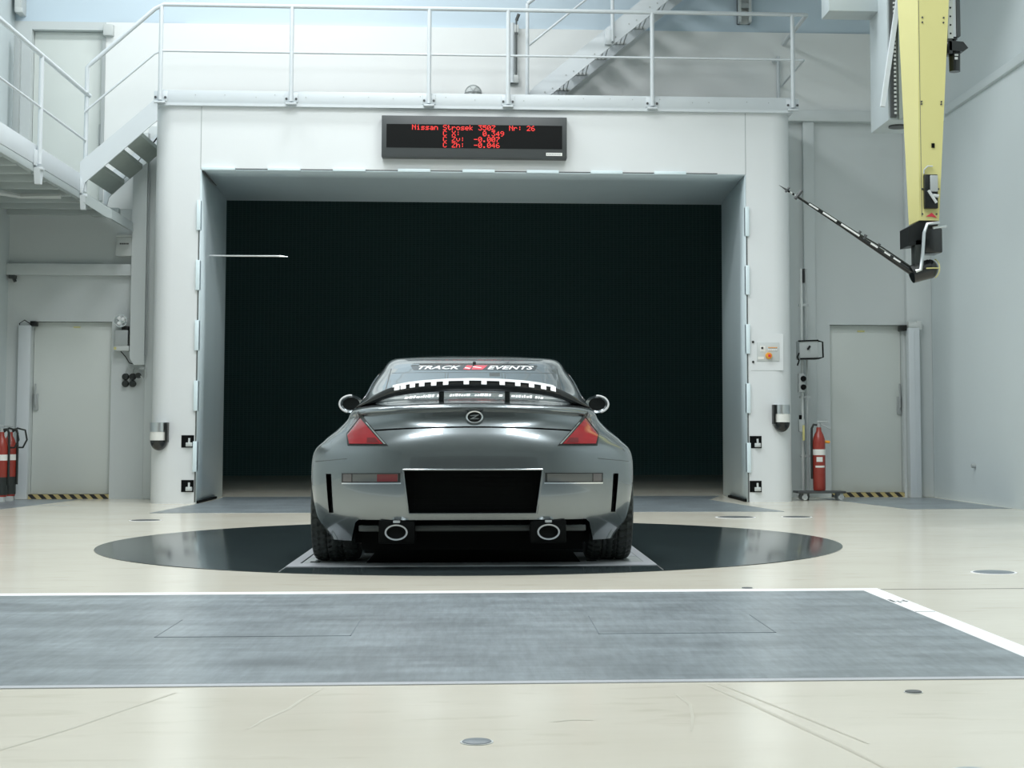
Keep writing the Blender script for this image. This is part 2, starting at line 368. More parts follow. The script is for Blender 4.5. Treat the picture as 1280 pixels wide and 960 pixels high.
# settling chamber and wire screen
ch = MB().box(-7.6, -7.3, BY + 0.35, SY + 0.3, 0, 8).box(7.3, 7.6, BY + 0.35, SY + 0.3, 0, 8).box(-7.6, 7.6, BY + 0.35, SY + 0.3, 8, 8.2).box(-7.6, 7.6, SY + 0.1, SY + 0.3, 0, 8)
structure(ch.build('wall_chamber', M['dark']), 'black walls of the chamber behind the nozzle', 'wall')
structure(MB().box(-7.3, 7.3, SY, SY + 0.05, 0, 8).build('wire_screen', M['mesh']), 'large dark green black wire screen at the back of the nozzle', 'screen')
# thin probe rod out of the left duct wall
pr = MB().tube((-3.17, 18.3, 3.0 - 0.14), (-2.36, 18.3, 2.86), 0.011, n=8).tube((-2.36, 18.3, 2.86), (-2.26, 18.3, 2.852), 0.015, 0.004, n=8)
tag(pr.build('probe_rod', M['alu']), 'thin silver probe rod sticking out of the left duct wall', 'probe')

# ------------------------------------------------------------------ doors
def door(name, x0, x1, z0, z1, label, hinge):
    d = empty(name, ((x0 + x1) / 2, BY, z0)); structure(d, label, 'door')
    X = (x0 + x1) / 2
    def p(mb, n, m, lab=None):
        o = mb.build(n, m, None, lab); o.parent = d; o.matrix_parent_inverse = Matrix.Translation((-X, -BY, -z0)); return o
    leaf = p(MB().box(x0 + 0.004, x1 - 0.004, BY + 0.10, BY + 0.16, z0 + (0.055 if z0 < 1 else 0.0), z1 - 0.004, 0.004), 'leaf', M['door'])
    return d, p
d1, p = door('door_1', D1[0], D1[1], 0, D1[2], 'pale sliding door at lower left beside the nozzle block', 0)
p(MB().box(D1[0], D1[1], BY + 0.0, BY + 0.12, 0.0, 0.055), 'sill', M['stripe'], 'black and yellow striped sill')
h = p(MB().box(-5.372, -5.318, BY + 0.07, BY + 0.10, 1.06, 1.26, 0.005).tube((-5.345, BY + 0.05, 1.12), (-5.345, BY + 0.05, 1.38), 0.011, n=8).tube((-5.345, BY + 0.05, 1.14), (-5.345, BY + 0.09, 1.14), 0.008, n=8), 'handle', M['greybox'])
p(MB().box(-5.53, -5.385, BY - 0.07, BY + 0.0, 0.0, 2.08, 0.01), 'guide_post', M['steel_w'])
p(MB().box(-5.40, -5.33, BY - 0.05, BY + 0.06, 2.07, 2.13, 0.006), 'sensor', M['black'])
p(MB().path([(-5.50, BY - 0.06, 2.0), (-5.52, BY - 0.06, 2.10), (-5.46, BY - 0.06, 2.14), (-5.40, BY - 0.05, 2.10)], 0.006, 6), 'cable', M['dark'])
p(MB().box(-4.92, -4.84, BY + 0.09, BY + 0.10, 2.06, 2.075), 'sticker', M['yellow'])
d2, p = door('door_2', D2[0], D2[1], 0, D2[2], 'pale sliding door at lower right beside the red extinguisher', 1)
p(MB().box(D2[0], D2[1], BY + 0.0, BY + 0.12, 0.0, 0.055), 'sill', M['stripe'], 'black and yellow striped sill')
p(MB().box(5.185, 5.235, BY + 0.07, BY + 0.10, 1.02, 1.24, 0.005).tube((5.215, BY + 0.05, 1.10), (5.215, BY + 0.05, 1.40), 0.011, n=8).tube((5.215, BY + 0.05, 1.14), (5.215, BY + 0.09, 1.14), 0.008, n=8), 'handle', M['greybox'])
p(MB().box(5.26, 5.40, BY - 0.22, BY - 0.10, 0.0, 2.08, 0.01).box(5.325, 5.335, BY - 0.225, BY - 0.21, 0.05, 2.05), 'guide_post', M['steel_w'])
p(MB().tube((5.27, BY - 0.16, 2.11), (5.40, BY - 0.16, 2.11), 0.055, n=14).box(5.36, 5.44, BY - 0.21, BY - 0.10, 2.05, 2.17, 0.02), 'roller', M['ltbox'])
p(MB().box(5.20, 5.26, BY - 0.15, BY + 0.05, 2.05, 2.12, 0.006), 'sensor', M['black'])
p(MB().box(4.70, 4.79, BY + 0.09, BY + 0.10, 2.045, 2.065), 'sticker', M['yellow'])
d3, p = door('door_3', D3[0], D3[1], D3[2], D3[3], 'pale door on the upper landing behind the stair rails', 0)
p(MB().box(-4.60, -4.48, BY - 0.08, BY + 0.03, 5.62, 5.76, 0.01), 'closer_box', M['ltbox'])
p(MB().box(-4.66, -4.62, BY + 0.05, BY + 0.10, 4.3, 4.55, 0.005), 'handle', M['greybox'])
p(MB().box(-4.62, -4.58, BY - 0.02, BY + 0.02, 3.6, 5.6), 'edge_strip', M['greybox'])
p(MB().box(-5.60, -5.53, BY - 0.28, BY - 0.20, 4.2, 5.55, 0.008), 'guide_post', M['greybox'])

# ------------------------------------------------------------------ floor features
def fpart(mb, name, m, label=None):
    return mb.build(name, m, fl, label)
TC = (-0.04, 11.38)
tt = MB().lathe([(0.0, -0.05), (2.64, -0.05), (2.64, 0.004), (2.63, 0.005), (0.0, 0.005)], (TC[0], TC[1], 0), 'z', 128).build('turntable', M['disc'])
tag(tt, 'large dark grey round turntable set in the floor under the car', 'turntable')
# balance platform: steel frame with pads under the wheels
bp_ = empty('balance_platform', (-0.04, 10.9, 0.005)); tag(bp_, 'pale steel platform frame under the wheels of the car on the turntable', 'platform')
def bpp(mb, n, m):
    o = mb.build(n, m, None); o.parent = bp_; o.matrix_parent_inverse = Matrix.Translation((0.04, -10.9, -0.005)); return o
bpp(MB().box(-1.14, 1.06, 9.30, 9.52, 0.005, 0.010), 'frame_strip', M['plate'])
bpp(MB().box(-1.14, 1.06, 12.5, 12.72, 0.005, 0.010), 'frame_strip', M['plate'])
for x in (-1.14, 1.0):
    bpp(MB().box(x, x + 0.06, 9.52, 12.5, 0.005, 0.010), 'frame_strip', M['plate'])
for x in (-1.07, 0.62):
    for y in (9.55, 12.1):
        bpp(MB().box(x, x + 0.38, y, y + 0.4, 0.005, 0.008), 'wheel_pad', M['greybox'])
    bpp(MB().box(x, x + 0.38, 9.97, 10.3, 0.005, 0.008), 'wheel_pad', M['plate'])
    bpp(MB().box(x + 0.04, x + 0.10, 9.6, 9.66, 0.008, 0.0095), 'pad_slot', M['dark'])
for s_ in (-1, 1):
    fpart(MB().box(-0.04 + s_ * 1.10 - 0.004, -0.04 + s_ * 1.10 + 0.004, 9.0, 9.30, 0.005, 0.0065), 'floor_joint', M['alu'])

# foreground plate with two inset lids and white border lines
sl = MB().box(-3.4, 1.93, 5.05, 7.78, -0.05, 0.004).build('floor_plate', M['slab']); tag(sl, 'large worn grey floor plate in the foreground with white border lines', 'floor plate')
for a in ((-1.26, -0.50, 6.18, 6.74), (0.47, 1.18, 6.18, 6.78)):
    m = MB(); x0, x1, yy0, yy1 = a
    m.box(x0 + 0.006, x1 - 0.006, yy0 + 0.007, yy1 - 0.007, 0.003, 0.0048)
    l = m.build('inset_lid', M['slab'], sl, 'flush rectangular lid with a fine dark joint')
    for q in ((x0, x0 + 0.005, yy0, yy1), (x1 - 0.005, x1, yy0, yy1), (x0, x1, yy0, yy0 + 0.004)):
        MB().box(*q, 0.003, 0.0055).build('lid_joint', M['joint'], l)
MB().box(-3.4, 2.03, 7.78, 7.90, 0.0, 0.0035).build('border_line', M['tape'], sl, 'white painted line along the far edge')
MB().prism([(1.93, 5.0), (2.03, 5.0), (2.03, 7.78), (1.93, 7.78)], 0.0, 0.0035, 'z').build('border_line', M['tape'], sl, 'white painted line along the right edge')
MB().box(-3.4, 1.93, 5.0, 5.05, 0.0, 0.0035).build('border_strip', M['plate'], sl, 'thin pale strip along the near edge')
for q in ((1.94, 1.955, 7.25, 7.36), (1.965, 1.975, 7.22, 7.30), (1.985, 2.02, 7.28, 7.295), (2.003, 2.012, 7.26, 7.34), (1.935, 2.025, 6.86, 6.87)):
    MB().box(*q, 0.0033, 0.004).build('scuff_mark', M['seam'], sl)
# flush panels
def flat_thing(name, poly, m, label, cat, h=0.003):
    return tag(MB().prism(poly, -0.02, h, 'z').build(name, m), label, cat)
flat_thing('slot_plate', [(-3.25, 15.62), (3.06, 15.55), (3.06 - 0.35, 18.3), (3.0, 19.4), (-3.14, 19.4), (-3.1, 18.3)], M['slab'], 'dark grey floor strip across the mouth of the nozzle', 'floor plate')
flat_thing('corner_plate', [(-5.64, 16.0), (-5.0, 16.0), (-4.72, 18.85), (-5.64, 18.85)], M['slab'], 'grey floor panel in front of the lower left door', 'floor plate')
flat_thing('corner_plate', [(4.45, 15.95), (5.55, 16.0), (5.50, 18.75), (4.55, 18.8), (4.10, 18.6)], M['slab'], 'grey floor panel in front of the lower right door', 'floor plate')
def cap(x, y, r, label, m='greybox'):
    o = empty('floor_drain', (x, y, 0)); tag(o, label, 'floor drain', 'round metal caps set in the cream floor')
    MB().lathe([(0, -0.01), (r, -0.01), (r, 0.003), (r * 0.93, 0.005), (0, 0.005)], (0, 0, 0), 'z', 32).build('lid', M[m], o)
    MB().lathe([(r, -0.01), (r * 1.13, -0.01), (r * 1.13, 0.002), (r, 0.002)], (0, 0, 0), 'z', 32).build('rim', M['tape'] if r > 0.1 else M['ltbox'], o)
cap(-0.005, 4.08, 0.038, 'small grey floor drain cap nearest the camera, below the car', 'joint')
cap(1.335, 4.77, 0.026, 'small dark floor drain cap at right just in front of the big plate', 'seam')
cap(1.16, 3.65, 0.05, 'grey floor drain cap cut by the bottom edge at right', 'steel_g')
cap(2.93, 8.77, 0.115, 'largest grey round floor drain cap at far right beside the white line', 'joint')
cap(1.37, 7.96, 0.028, 'tiny dark floor drain cap just beyond the white line', 'seam')
cap(2.40, 14.55, 0.17, 'flat dark floor drain cap near the right edge of the nozzle mouth', 'seam')
cap(2.98, 14.55, 0.13, 'flat dark floor drain cap below the right control panel', 'seam')
cap(-3.02, 14.35, 0.13, 'flat dark floor drain cap before the left end of the nozzle block', 'seam')
fpart(MB().box(2.03, 5.6, 7.86, 7.868, 0.0, 0.0012), 'floor_joint', M['seam'])
fpart(MB().box(-5.38, -4.45, 17.3, 17.36, 0.0, 0.0015), 'floor_joint', M['greybox'])
def scuff(pts, wd):
    m = MB(); v = []; n = len(pts)
    for i, (x, y) in enumerate(pts):
        a = Vector((*pts[max(i - 1, 0)], 0)); b = Vector((*pts[min(i + 1, n - 1)], 0)); d = (b - a).normalized(); q = Vector((-d.y, d.x, 0)) * wd * (0.4 + 0.6 * math.sin(PI * (i + .5) / n))
        v += [Vector((x, y, 0.0006)) - q, Vector((x, y, 0.0006)) + q]
    m.add(v, [(2 * i, 2 * i + 1, 2 * i + 3, 2 * i + 2) for i in range(n - 1)])
    return fpart(m, 'scuff_mark', M['scuff'])
scuff([(-1.25, 3.95), (-1.18, 4.12), (-1.10, 4.34), (-1.02, 4.62), (-0.93, 4.90)], 0.008)
scuff([(-0.62, 4.30), (-0.60, 4.42), (-0.55, 4.60), (-0.53, 4.75), (-0.49, 4.95)], 0.006)
scuff([(0.72, 4.95), (0.80, 4.60), (0.86, 4.30), (0.93, 3.95), (0.97, 3.7)], 0.008)
scuff([(0.76, 4.98), (0.85, 4.62), (0.92, 4.34), (1.00, 4.0)], 0.005)
scuff([(0.60, 4.78), (0.62, 4.6), (0.60, 4.4), (0.57, 4.2)], 0.005)
scuff([(0.20, 4.35), (0.26, 4.38), (0.32, 4.37)], 0.008)
fl_w = 0

# ================================================================== CAR
CX, CY = -0.04, 9.05
def itp(z, tab):
    xs = [a for a, _ in tab]; ys = [b for _, b in tab]
    return float(np.interp(z, xs, ys))
def smooth_tab(tab):
    """monotone cubic resample so profiles have no kinks"""
    x = np.array([a for a, _ in tab]); y = np.array([b for _, b in tab])
    h = np.diff(x); d = np.diff(y) / h; m = np.zeros(len(x)); m[0] = d[0]; m[-1] = d[-1]
    for i in range(1, len(x) - 1):
        if d[i - 1] * d[i] > 0:
            w1 = 2 * h[i] + h[i - 1]; w2 = h[i] + 2 * h[i - 1]; m[i] = (w1 + w2) / (w1 / d[i - 1] + w2 / d[i])
    out = []
    for i in range(len(x) - 1):
        for k in range(12):
            t = k / 12; t2 = t * t; t3 = t2 * t
            out.append((x[i] + t * h[i], (2 * t3 - 3 * t2 + 1) * y[i] + (t3 - 2 * t2 + t) * h[i] * m[i] + (-2 * t3 + 3 * t2) * y[i + 1] + (t3 - t2) * h[i] * m[i + 1]))
    out.append((x[-1], y[-1])); return out
T_yr = smooth_tab([(.160, .11), (.22, .075), (.285, .045), (.34, .028), (.45, .008), (.56, 0), (.65, .006), (.72, .021), (.78, .043), (.82, .064), (.838, .074), (.850, .080), (.865, .086), (.88, .090), (.90, .092), (.918, .092), (.926, .078), (.934, .056), (.942, .048), (.950, .050), (.962, .072), (.972, .14), (.985, .32), (1.0, .48), (1.03, .66), (1.06, .82), (1.10, .96), (1.15, 1.13), (1.2, 1.29), (1.25, 1.45), (1.28, 1.56), (1.31, 1.70), (1.329, 1.84), (1.337, 1.96), (1.341, 2.08)])
T_yf = smooth_tab([(.165, 4.15), (.30, 4.28), (.45, 4.31), (.58, 4.28), (.66, 4.15), (.72, 3.85), (.79, 3.45), (.86, 3.08), (.92, 2.90), (.96, 2.84), (1.05, 2.70), (1.15, 2.54), (1.25, 2.38), (1.31, 2.28), (1.329, 2.22), (1.337, 2.18), (1.341, 2.14)])
T_wt = smooth_tab([(.165, .875), (.20, .90), (.266, .945), (.33, .962), (.41, .972), (.52, .977), (.63, .975), (.727, .958), (.80, .900), (.86, .828), (.915, .775), (.97, .745), (1.03, .728), (1.14, .686), (1.22, .640), (1.28, .606), (1.31, .570), (1.329, .37), (1.337, .21), (1.341, .03)])
T_wd = smooth_tab([(.165, .81), (.3, .85), (.45, .868), (.63, .878), (.727, .872), (.80, .85), (.86, .80), (.915, .765), (.97, .745), (1.03, .728), (1.14, .686), (1.22, .640), (1.28, .606), (1.31, .570), (1.329, .37), (1.337, .21), (1.341, .03)])
T_c = [(.60, 0), (.78, .05), (.97, .06), (1.0, .05), (1.15, .01), (1.25, 0)]
T_n = [(.165, 2.9), (.7, 2.9), (.9, 2.7), (.97, 2.6), (1.05, 2.8), (1.2, 3.2), (1.31, 3.2)]
T_L = [(.165, .50), (.7, .52), (.95, .60), (1.1, .55), (1.3, .45), (1.341, .06)]
def wside(y, z):
    wt, wd = itp(z, T_wt), itp(z, T_wd)
    br = math.exp(-((y - .74) / .95) ** 4) if y < .74 else math.exp(-((y - .74) / .66) ** 2)
    bf = math.exp(-((y - 3.45) / .55) ** 2) * 0.8
    return wd + (wt - wd) * max(br, bf)
def rear_y(x, zp):
    z = zp
    for _ in range(3): z = zp + itp(z, T_c) * x * x
    n = itp(z, T_n); L = itp(z, T_L); yr = itp(z, T_yr); y = yr + 0.1
    for _ in range(5):
        t = min(abs(x) / wside(y, z), 0.999)
        y = yr + L * (1 - (1 - t ** n) ** (1 / n))
    return y
ZL0 = [.160, .18, .20, .23, .26, .29, .32, .36, .40, .44, .48, .52, .56, .60, .64, .68, .70, .72, .74, .76, .78, .795, .81, .825, .84, .855, .87, .885, .895, .905, .912, .918, .924, .930, .936, .942, .948, .955, .962, .968, .974, .985, .995, 1.01, 1.03, 1.05, 1.075, 1.10, 1.125, 1.15, 1.175, 1.2, 1.225, 1.25, 1.27, 1.285, 1.298, 1.31, 1.32, 1.329, 1.335, 1.339, 1.341]
ZL = sorted(set(ZL0 + [.848, .862, .866, .874, .879, .89, .90]))
def half_ring(z):
    n = itp(z, T_n); L = itp(z, T_L); yr, yf = itp(z, T_yr), itp(z, T_yf)
    Lf = min(1.3 if z < .9 else .6, (yf - yr) * .45); L = min(L, (yf - yr) * .45); nf = 2.3
    pts = []
    NC = 34
    for k in range(NC + 1):
        th = PI / 2 * k / NC
        y = yr + L * (1 - math.cos(th) ** (2 / n)) if k < NC else yr + L
        pts.append((math.sin(th) ** (2 / n) if k else 0.0, y))
    NS = 44
    for k in range(1, NS):
        pts.append((1.0, yr + L + (yf - Lf - yr - L) * k / NS))
    for k in range(27):
        th = PI / 2 * (1 - k / 26)
        pts.append((math.sin(th) ** (2 / nf) if k < 26 else 0.0, yf - Lf * (1 - max(0, math.cos(th)) ** (2 / nf))) if k else (1.0, yf - Lf))
    c = itp(z, T_c); out = []
    for q, y in pts:
        x = q * wside(y, z); out.append((x, y, z - c * x * x))
    return out
rings = []
for z in ZL:
    h = half_ring(z)
    rings.append(h + [(-x, y, zz) for x, y, zz in h[-2:0:-1]])
nr = len(rings[0])
body_mb = MB(); body_mb.loft(rings, True, False)
body_mb.add(rings[0], [tuple(range(nr))[::-1]], False, 1)
body_mb.add(rings[-1], [tuple(range(nr))], True, 0)
body = body_mb.build('body_shell', [M['paint'], M['dark']])

# cutters: plate recess, fog lamp pockets, side slots, lower opening, shut line, wheel arches
cut = MB(); cut_low = MB(); cut_arch = MB()
cut.prism([(-.405, .580), (.405, .580), (.372, .325), (-.372, .325)], -.3, .16, 'y', 1)
for s_ in (-1, 1):
    xs = sorted((s_ * .835, s_ * .808)); cut.prism([(s_ * .864, .555), (s_ * .830, .555), (s_ * .817, .325), (s_ * .846, .325)][::s_], -.2, .52, 'y', 1)
cut_low.prism([(-.745, -.1), (.745, -.1), (.712, .172), (.686, .272), (.665, .290), (-.665, .290), (-.686, .272), (-.712, .172)], -.3, .62, 'y', 1)
for yc in (.71, 3.40):
    for s_ in (-1, 1):
        cut_arch.lathe([(0.0, s_ * .60), (.375, s_ * .60), (.375, s_ * 1.3), (0.0, s_ * 1.3)], (0, yc, .335), 'x', 48, 1)
gr_t, gr_b = [], []
for k in range(41):
    x = -.60 + 1.2 * k / 40; zc = .829 - .06 * x * x
    gr_t.append((x, zc + .0045)); gr_b.append((x, zc - .0045))
cut_g = MB(); n_ = len(gr_t)
vv = []
for (x, zt), (_, zb) in zip(gr_t, gr_b):
    yb = rear_y(x, zt) + .02
    vv += [(x, -.2, zt), (x, yb, zt), (x, yb, zb), (x, -.2, zb)]
fs = [(4 * i + a, 4 * i + (a + 1) % 4, 4 * i + 4 + (a + 1) % 4, 4 * i + 4 + a) for i in range(n_ - 1) for a in range(4)] + [(0, 1, 2, 3), (4 * n_ - 4, 4 * n_ - 1, 4 * n_ - 2, 4 * n_ - 3)]
cut.add(vv, fs, False, 1)
for k_, cm in enumerate((cut, cut_low, cut_arch)):
    cut_o = cm.build('cutter', [M['paint'], M['dark']])
    bo = body.modifiers.new('cut', 'BOOLEAN'); bo.operation = 'DIFFERENCE'; bo.solver = 'EXACT'; bo.object = cut_o
    dg = bpy.context.evaluated_depsgraph_get()
    me2 = bpy.data.meshes.new_from_object(body.evaluated_get(dg))
    body.modifiers.clear(); body.data = me2
    bpy.data.objects.remove(cut_o)
me2.set_sharp_from_angle(angle=math.radians(32))
# split into bumper and shell, keeping the shading normals
def split_body(body):
    me = body.data; cn = [tuple(n.vector) for n in me.corner_normals]
    co = [tuple(v.co) for v in me.vertices]
    sets = {0: [], 1: []}
    for p in me.polygons:
        c = p.center; zc = c.z + .06 * c.x * c.x * (1 if c.z > .7 else 0)
        lim = .829 if abs(c.x) < .6 else .64
        if abs(c.x) >= .6 and c.z >= .64 and c.z < .829: sel = 0
        else: sel = 1 if (zc < .829 and c.y < .44) else 0
        sets[sel].append(p)
    res = []
    for k, name in ((0, 'body_shell'), (1, 'rear_bumper')):
        idx = {}; v = []; f = []; nn = []; mi = []
        for p in sets[k]:
            q = []
            for li, vi in zip(p.loop_indices, p.vertices):
                if vi not in idx: idx[vi] = len(v); v.append(co[vi])
                q.append(idx[vi]); nn.append(cn[li])
            f.append(q); mi.append(p.material_index)
        m_ = bpy.data.meshes.new(name); m_.from_pydata(v, [], f)
        for mm in (M['paint'], M['dark']): m_.materials.append(mm)
        m_.polygons.foreach_set('use_smooth', [True] * len(f)); m_.polygons.foreach_set('material_index', mi)
        m_.normals_split_custom_set(nn)
        res.append(m_)
    return res
ms = split_body(body)
bpy.data.objects.remove(body)
car = empty('car', (CX, CY, 0)); tag(car, 'silver grey wide two door sports coupe seen from behind on the turntable', 'car')
def cpart(mb, name, m, label=None, parent=None):
    return mb.build(name, m, parent or car, label)
shell = bpy.data.objects.new('body_shell', ms[0]); COL.objects.link(shell); shell.parent = car
bump = bpy.data.objects.new('rear_bumper', ms[1]); COL.objects.link(bump); bump.parent = car

def patch(c4, off, thick=0.012, nu=20, nv=10, name='patch', m=None, label=None, parent=None, depth=None):
    """quad patch with corners (x,z): bl, br, tr, tl laid on the rear of the body"""
    f_, b_ = [], []
    for j in range(nv + 1):
        for i in range(nu + 1):
            u, v = i / nu, j / nv
            x = (1 - v) * ((1 - u) * c4[0][0] + u * c4[1][0]) + v * ((1 - u) * c4[3][0] + u * c4[2][0])
            z = (1 - v) * ((1 - u) * c4[0][1] + u * c4[1][1]) + v * ((1 - u) * c4[3][1] + u * c4[2][1])
            y = rear_y(x, z) - off; f_.append((x, y, z)); b_.append((x, y + thick, z))
    W = nu + 1; N = len(f_); q = []
    for j in range(nv):
        for i in range(nu):
            a = j * W + i; q += [(a, a + 1, a + 1 + W, a + W), (N + a, N + a + W, N + a + 1 + W, N + a + 1)]
    rim = [i for i in range(W)] + [j * W + nu for j in range(1, nv + 1)] + [nv * W + i for i in range(nu - 1, -1, -1)] + [j * W for j in range(nv - 1, 0, -1)]
    for a, b in zip(rim, rim[1:] + rim[:1]): q.append((a, N + a, N + b, b))
    return cpart(MB().add(f_ + b_, q, True), name, m, label, parent)

# rear window, its seals, roof edge highlight and decals
rw = patch([(-.60, 1.005), (.60, 1.005), (.562, 1.262), (-.562, 1.262)], .004, .01, 40, 24, 'rear_window', M['mirror_tint'])
patch([(-.562, 1.262), (.562, 1.262), (.562, 1.2665), (-.562, 1.2665)], .008, .012, 40, 1, 'roof_edge_highlight', M['chrome'], 'bright strip standing in for the highlight on the roof edge', rw)  # chrome strip stands in for the thin highlight along the roof edge
patch([(-.55, 1.192), (.55, 1.192), (.55, 1.195), (-.55, 1.195)], .005, .004, 40, 1, 'heater_line', M['bar'], None, rw)
for x in (-.19, .185):
    for dx in (0, .018):
        patch([(x + dx, 1.06), (x + dx + .004, 1.06), (x + dx + .002, 1.19), (x + dx - .002, 1.19)], .005, .004, 1, 12, 'heater_line', M['bar'], None, rw)
for s_ in (-1, 1):
    xs = [(s_ * .574, 1.03), (s_ * .566, 1.03), (s_ * .556, 1.27), (s_ * .564, 1.27)]
    patch(xs if s_ < 0 else [xs[1], xs[0], xs[3], xs[2]], .006, .012, 2, 24, 'window_seal', M['bar'], 'dark side seal', rw)
dec = patch([(-.405, 1.212), (.405, 1.212), (.432, 1.252), (-.432, 1.252)], .006, .006, 40, 4, 'window_banner', M['carbon'], 'black banner with white lettering', rw)
patch([(.10, 1.165), (.17, 1.165), (.17, 1.19), (.10, 1.19)], .005, .004, 6, 3, 'sticker', M['bar'], None, rw)

def text_mesh(body_, size, shear=0.0, wscale=1.0):
    cu = bpy.data.curves.new('t', 'FONT'); cu.body = body_; cu.size = size; cu.shear = shear; cu.align_x = 'CENTER'; cu.offset = size * .02; cu.resolution_u = 2
    o = bpy.data.objects.new('t', cu); COL.objects.link(o)
    d = bpy.context.evaluated_depsgraph_get(); me = bpy.data.meshes.new_from_object(o.evaluated_get(d))
    bpy.data.objects.remove(o)
    v = [(p.co.x * wscale, p.co.y) for p in me.vertices]; f = [tuple(p.vertices) for p in me.polygons]; bpy.data.meshes.remove(me)
    return v, f
def surf_text(body_, x, z, height, width, name, m, parent, off, shear=.35):
    v, f = text_mesh(body_, 1.0, shear)
    xs = [a for a, _ in v]; zs = [b for _, b in v]; sx = width / (max(xs) - min(xs)); sz = height / (max(zs) - min(zs)); x0 = (max(xs) + min(xs)) / 2
    pts = []
    for a, b in v:
        X = x + (a - x0) * sx; Z = z + (b - min(zs)) * sz; pts.append((X, rear_y(X, Z) - off, Z))
    return cpart(MB().add(pts, f), name, m, None, parent)
surf_text('TRACK', -.232, 1.219, .027, .285, 'lettering', M['white_print'], rw, .0085)
surf_text('EVENTS', .245, 1.219, .027, .315, 'lettering', M['white_print'], rw, .0085)
patch([(-.075, 1.218), (-.03, 1.214), (-.01, 1.247), (-.05, 1.250)], .0085, .003, 4, 3, 'banner_emblem', M['decal_red'], None, rw)
patch([(-.02, 1.216), (.055, 1.216), (.09, 1.249), (.0, 1.249)], .0085, .003, 4, 3, 'banner_emblem', M['decal_red'], None, rw)
patch([(-.012, 1.236), (.045, 1.228), (.05, 1.232), (-.008, 1.241)], .0095, .003, 4, 1, 'emblem_stroke', M['white_print'], None, rw)
patch([(-.065, 1.228), (-.03, 1.223), (-.026, 1.228), (-.06, 1.234)], .0095, .003, 4, 1, 'emblem_stroke', M['white_print'], None, rw)
cpart(MB().tube((0, 1.50, 1.258), (0, 1.49, 1.274), .014, .010, n=10), 'roof_antenna', M['black'])
# row of small white letters on the lower glass (too blurred in the photograph to read: slanted strokes)
random.seed(11); x = -.43; k = 0
while x < .43:
    wd = random.choice((.010, .014, .018, .022)); z = 1.0225 - .10 * x * x
    if not (-.20 < x < -.165 or .17 < x < .21 or random.random() < .10):
        h_ = random.choice((.013, .016, .019))
        patch([(x, z), (x + wd, z - .0004), (x + wd + .005, z + h_), (x + .005, z + h_)], .007, .003, 2, 1, 'lettering', M['white_print'], None, rw)
    x += wd + .0045
# side windows
def side_patch(s_, name, m, y_a, y_b, za, zb, parent=None):
    v = []; f = []; nu, nv = 24, 8
    for j in range(nv + 1):
        for i in range(nu + 1):
            t = j / nv; z = za + (zb - za) * t; ya = y_a[0] + (y_a[1] - y_a[0]) * t; yb = y_b[0] + (y_b[1] - y_b[0]) * t
            y = ya + (yb - ya) * i / nu
            n = itp(z, T_n); L = itp(z, T_L); yr, yf = itp(z, T_yr), itp(z, T_yf); q = 1.0
            if y < yr + L: u = max(0, (y - yr) / L); q = (1 - (1 - u) ** n) ** (1 / n)
            if y > yf - .6: u = min(1, max(0, (yf - y) / .6)); q = min(q, (1 - (1 - u) ** 2.3) ** (1 / 2.3))
            x = q * wside(y, z) + .004; v.append((s_ * x, y, z - itp(z, T_c) * x * x))
    W = nu + 1
    o = cpart(MB().add(v, [(j * W + i, j * W + i + 1, j * W + i + 1 + W, j * W + i + W) for j in range(nv) for i in range(nu)], True), name, m)
    md = o.modifiers.new('thickness', 'SOLIDIFY'); md.thickness = .008; md.offset = -1
    return o
for s_ in (-1, 1):
    side_patch(s_, 'side_window', M['glass'], (1.75, 1.92), (2.65, 2.28), 1.0, 1.235)
    side_patch(s_, 'quarter_window', M['glass'], (1.05, 1.62), (1.68, 1.82), 1.03, 1.20)

# rear wing: black arch, pale gurney strip, silver tape
W_arch = [(-.72, .952, .004), (-.66, .975, .018), (-.605, 1.000, .026), (-.54, 1.026, .030), (-.48, 1.044, .032), (-.39, 1.058, .033), (-.31, 1.066, .034), (-.15, 1.074, .035), (0, 1.077, .035)]
W_arch = W_arch + [(-x, z, t) for x, z, t in W_arch[-2::-1]]
def arch(x, col):
    xs = [a[0] for a in W_arch]; return float(np.interp(x, xs, [a[col] for a in W_arch]))
wrings = []
for k in range(61):
    x = -.72 + 1.44 * k / 60; zc, t = arch(x, 1), arch(x, 2); yb = .30 + .55 * (x / .72) ** 2 * .55
    ring = []
    for (dy, dz) in ((-.02, 1.0), (-.03, .6), (-.028, -.2), (-.01, -.85), (.05, -1.0), (.13, -.6), (.16, .0), (.12, .35), (.05, .75)):
        ring.append((x, yb + dy, zc + dz * t))
    wrings.append(ring)
wing = empty('rear_wing', (0, 0, 0)); wing.parent = car
cpart(MB().loft(wrings), 'wing_blade', M['carbon'], 'black arched blade', wing)
gr = []
for k in range(41):
    x = -.49 + .98 * k / 40; zc, t = arch(x, 1), arch(x, 2); yb = .30 + .55 * (x / .72) ** 2 * .55
    z1 = zc + t
    gr.append([(x, yb - .036, z1 - .004), (x, yb - .022, z1 + .011), (x, yb - .004, z1 + .011), (x, yb - .012, z1 - .004)])
cpart(MB().loft(gr, smooth=False), 'gurney_strip', M['white_print'], 'pale strip along the top edge', wing)
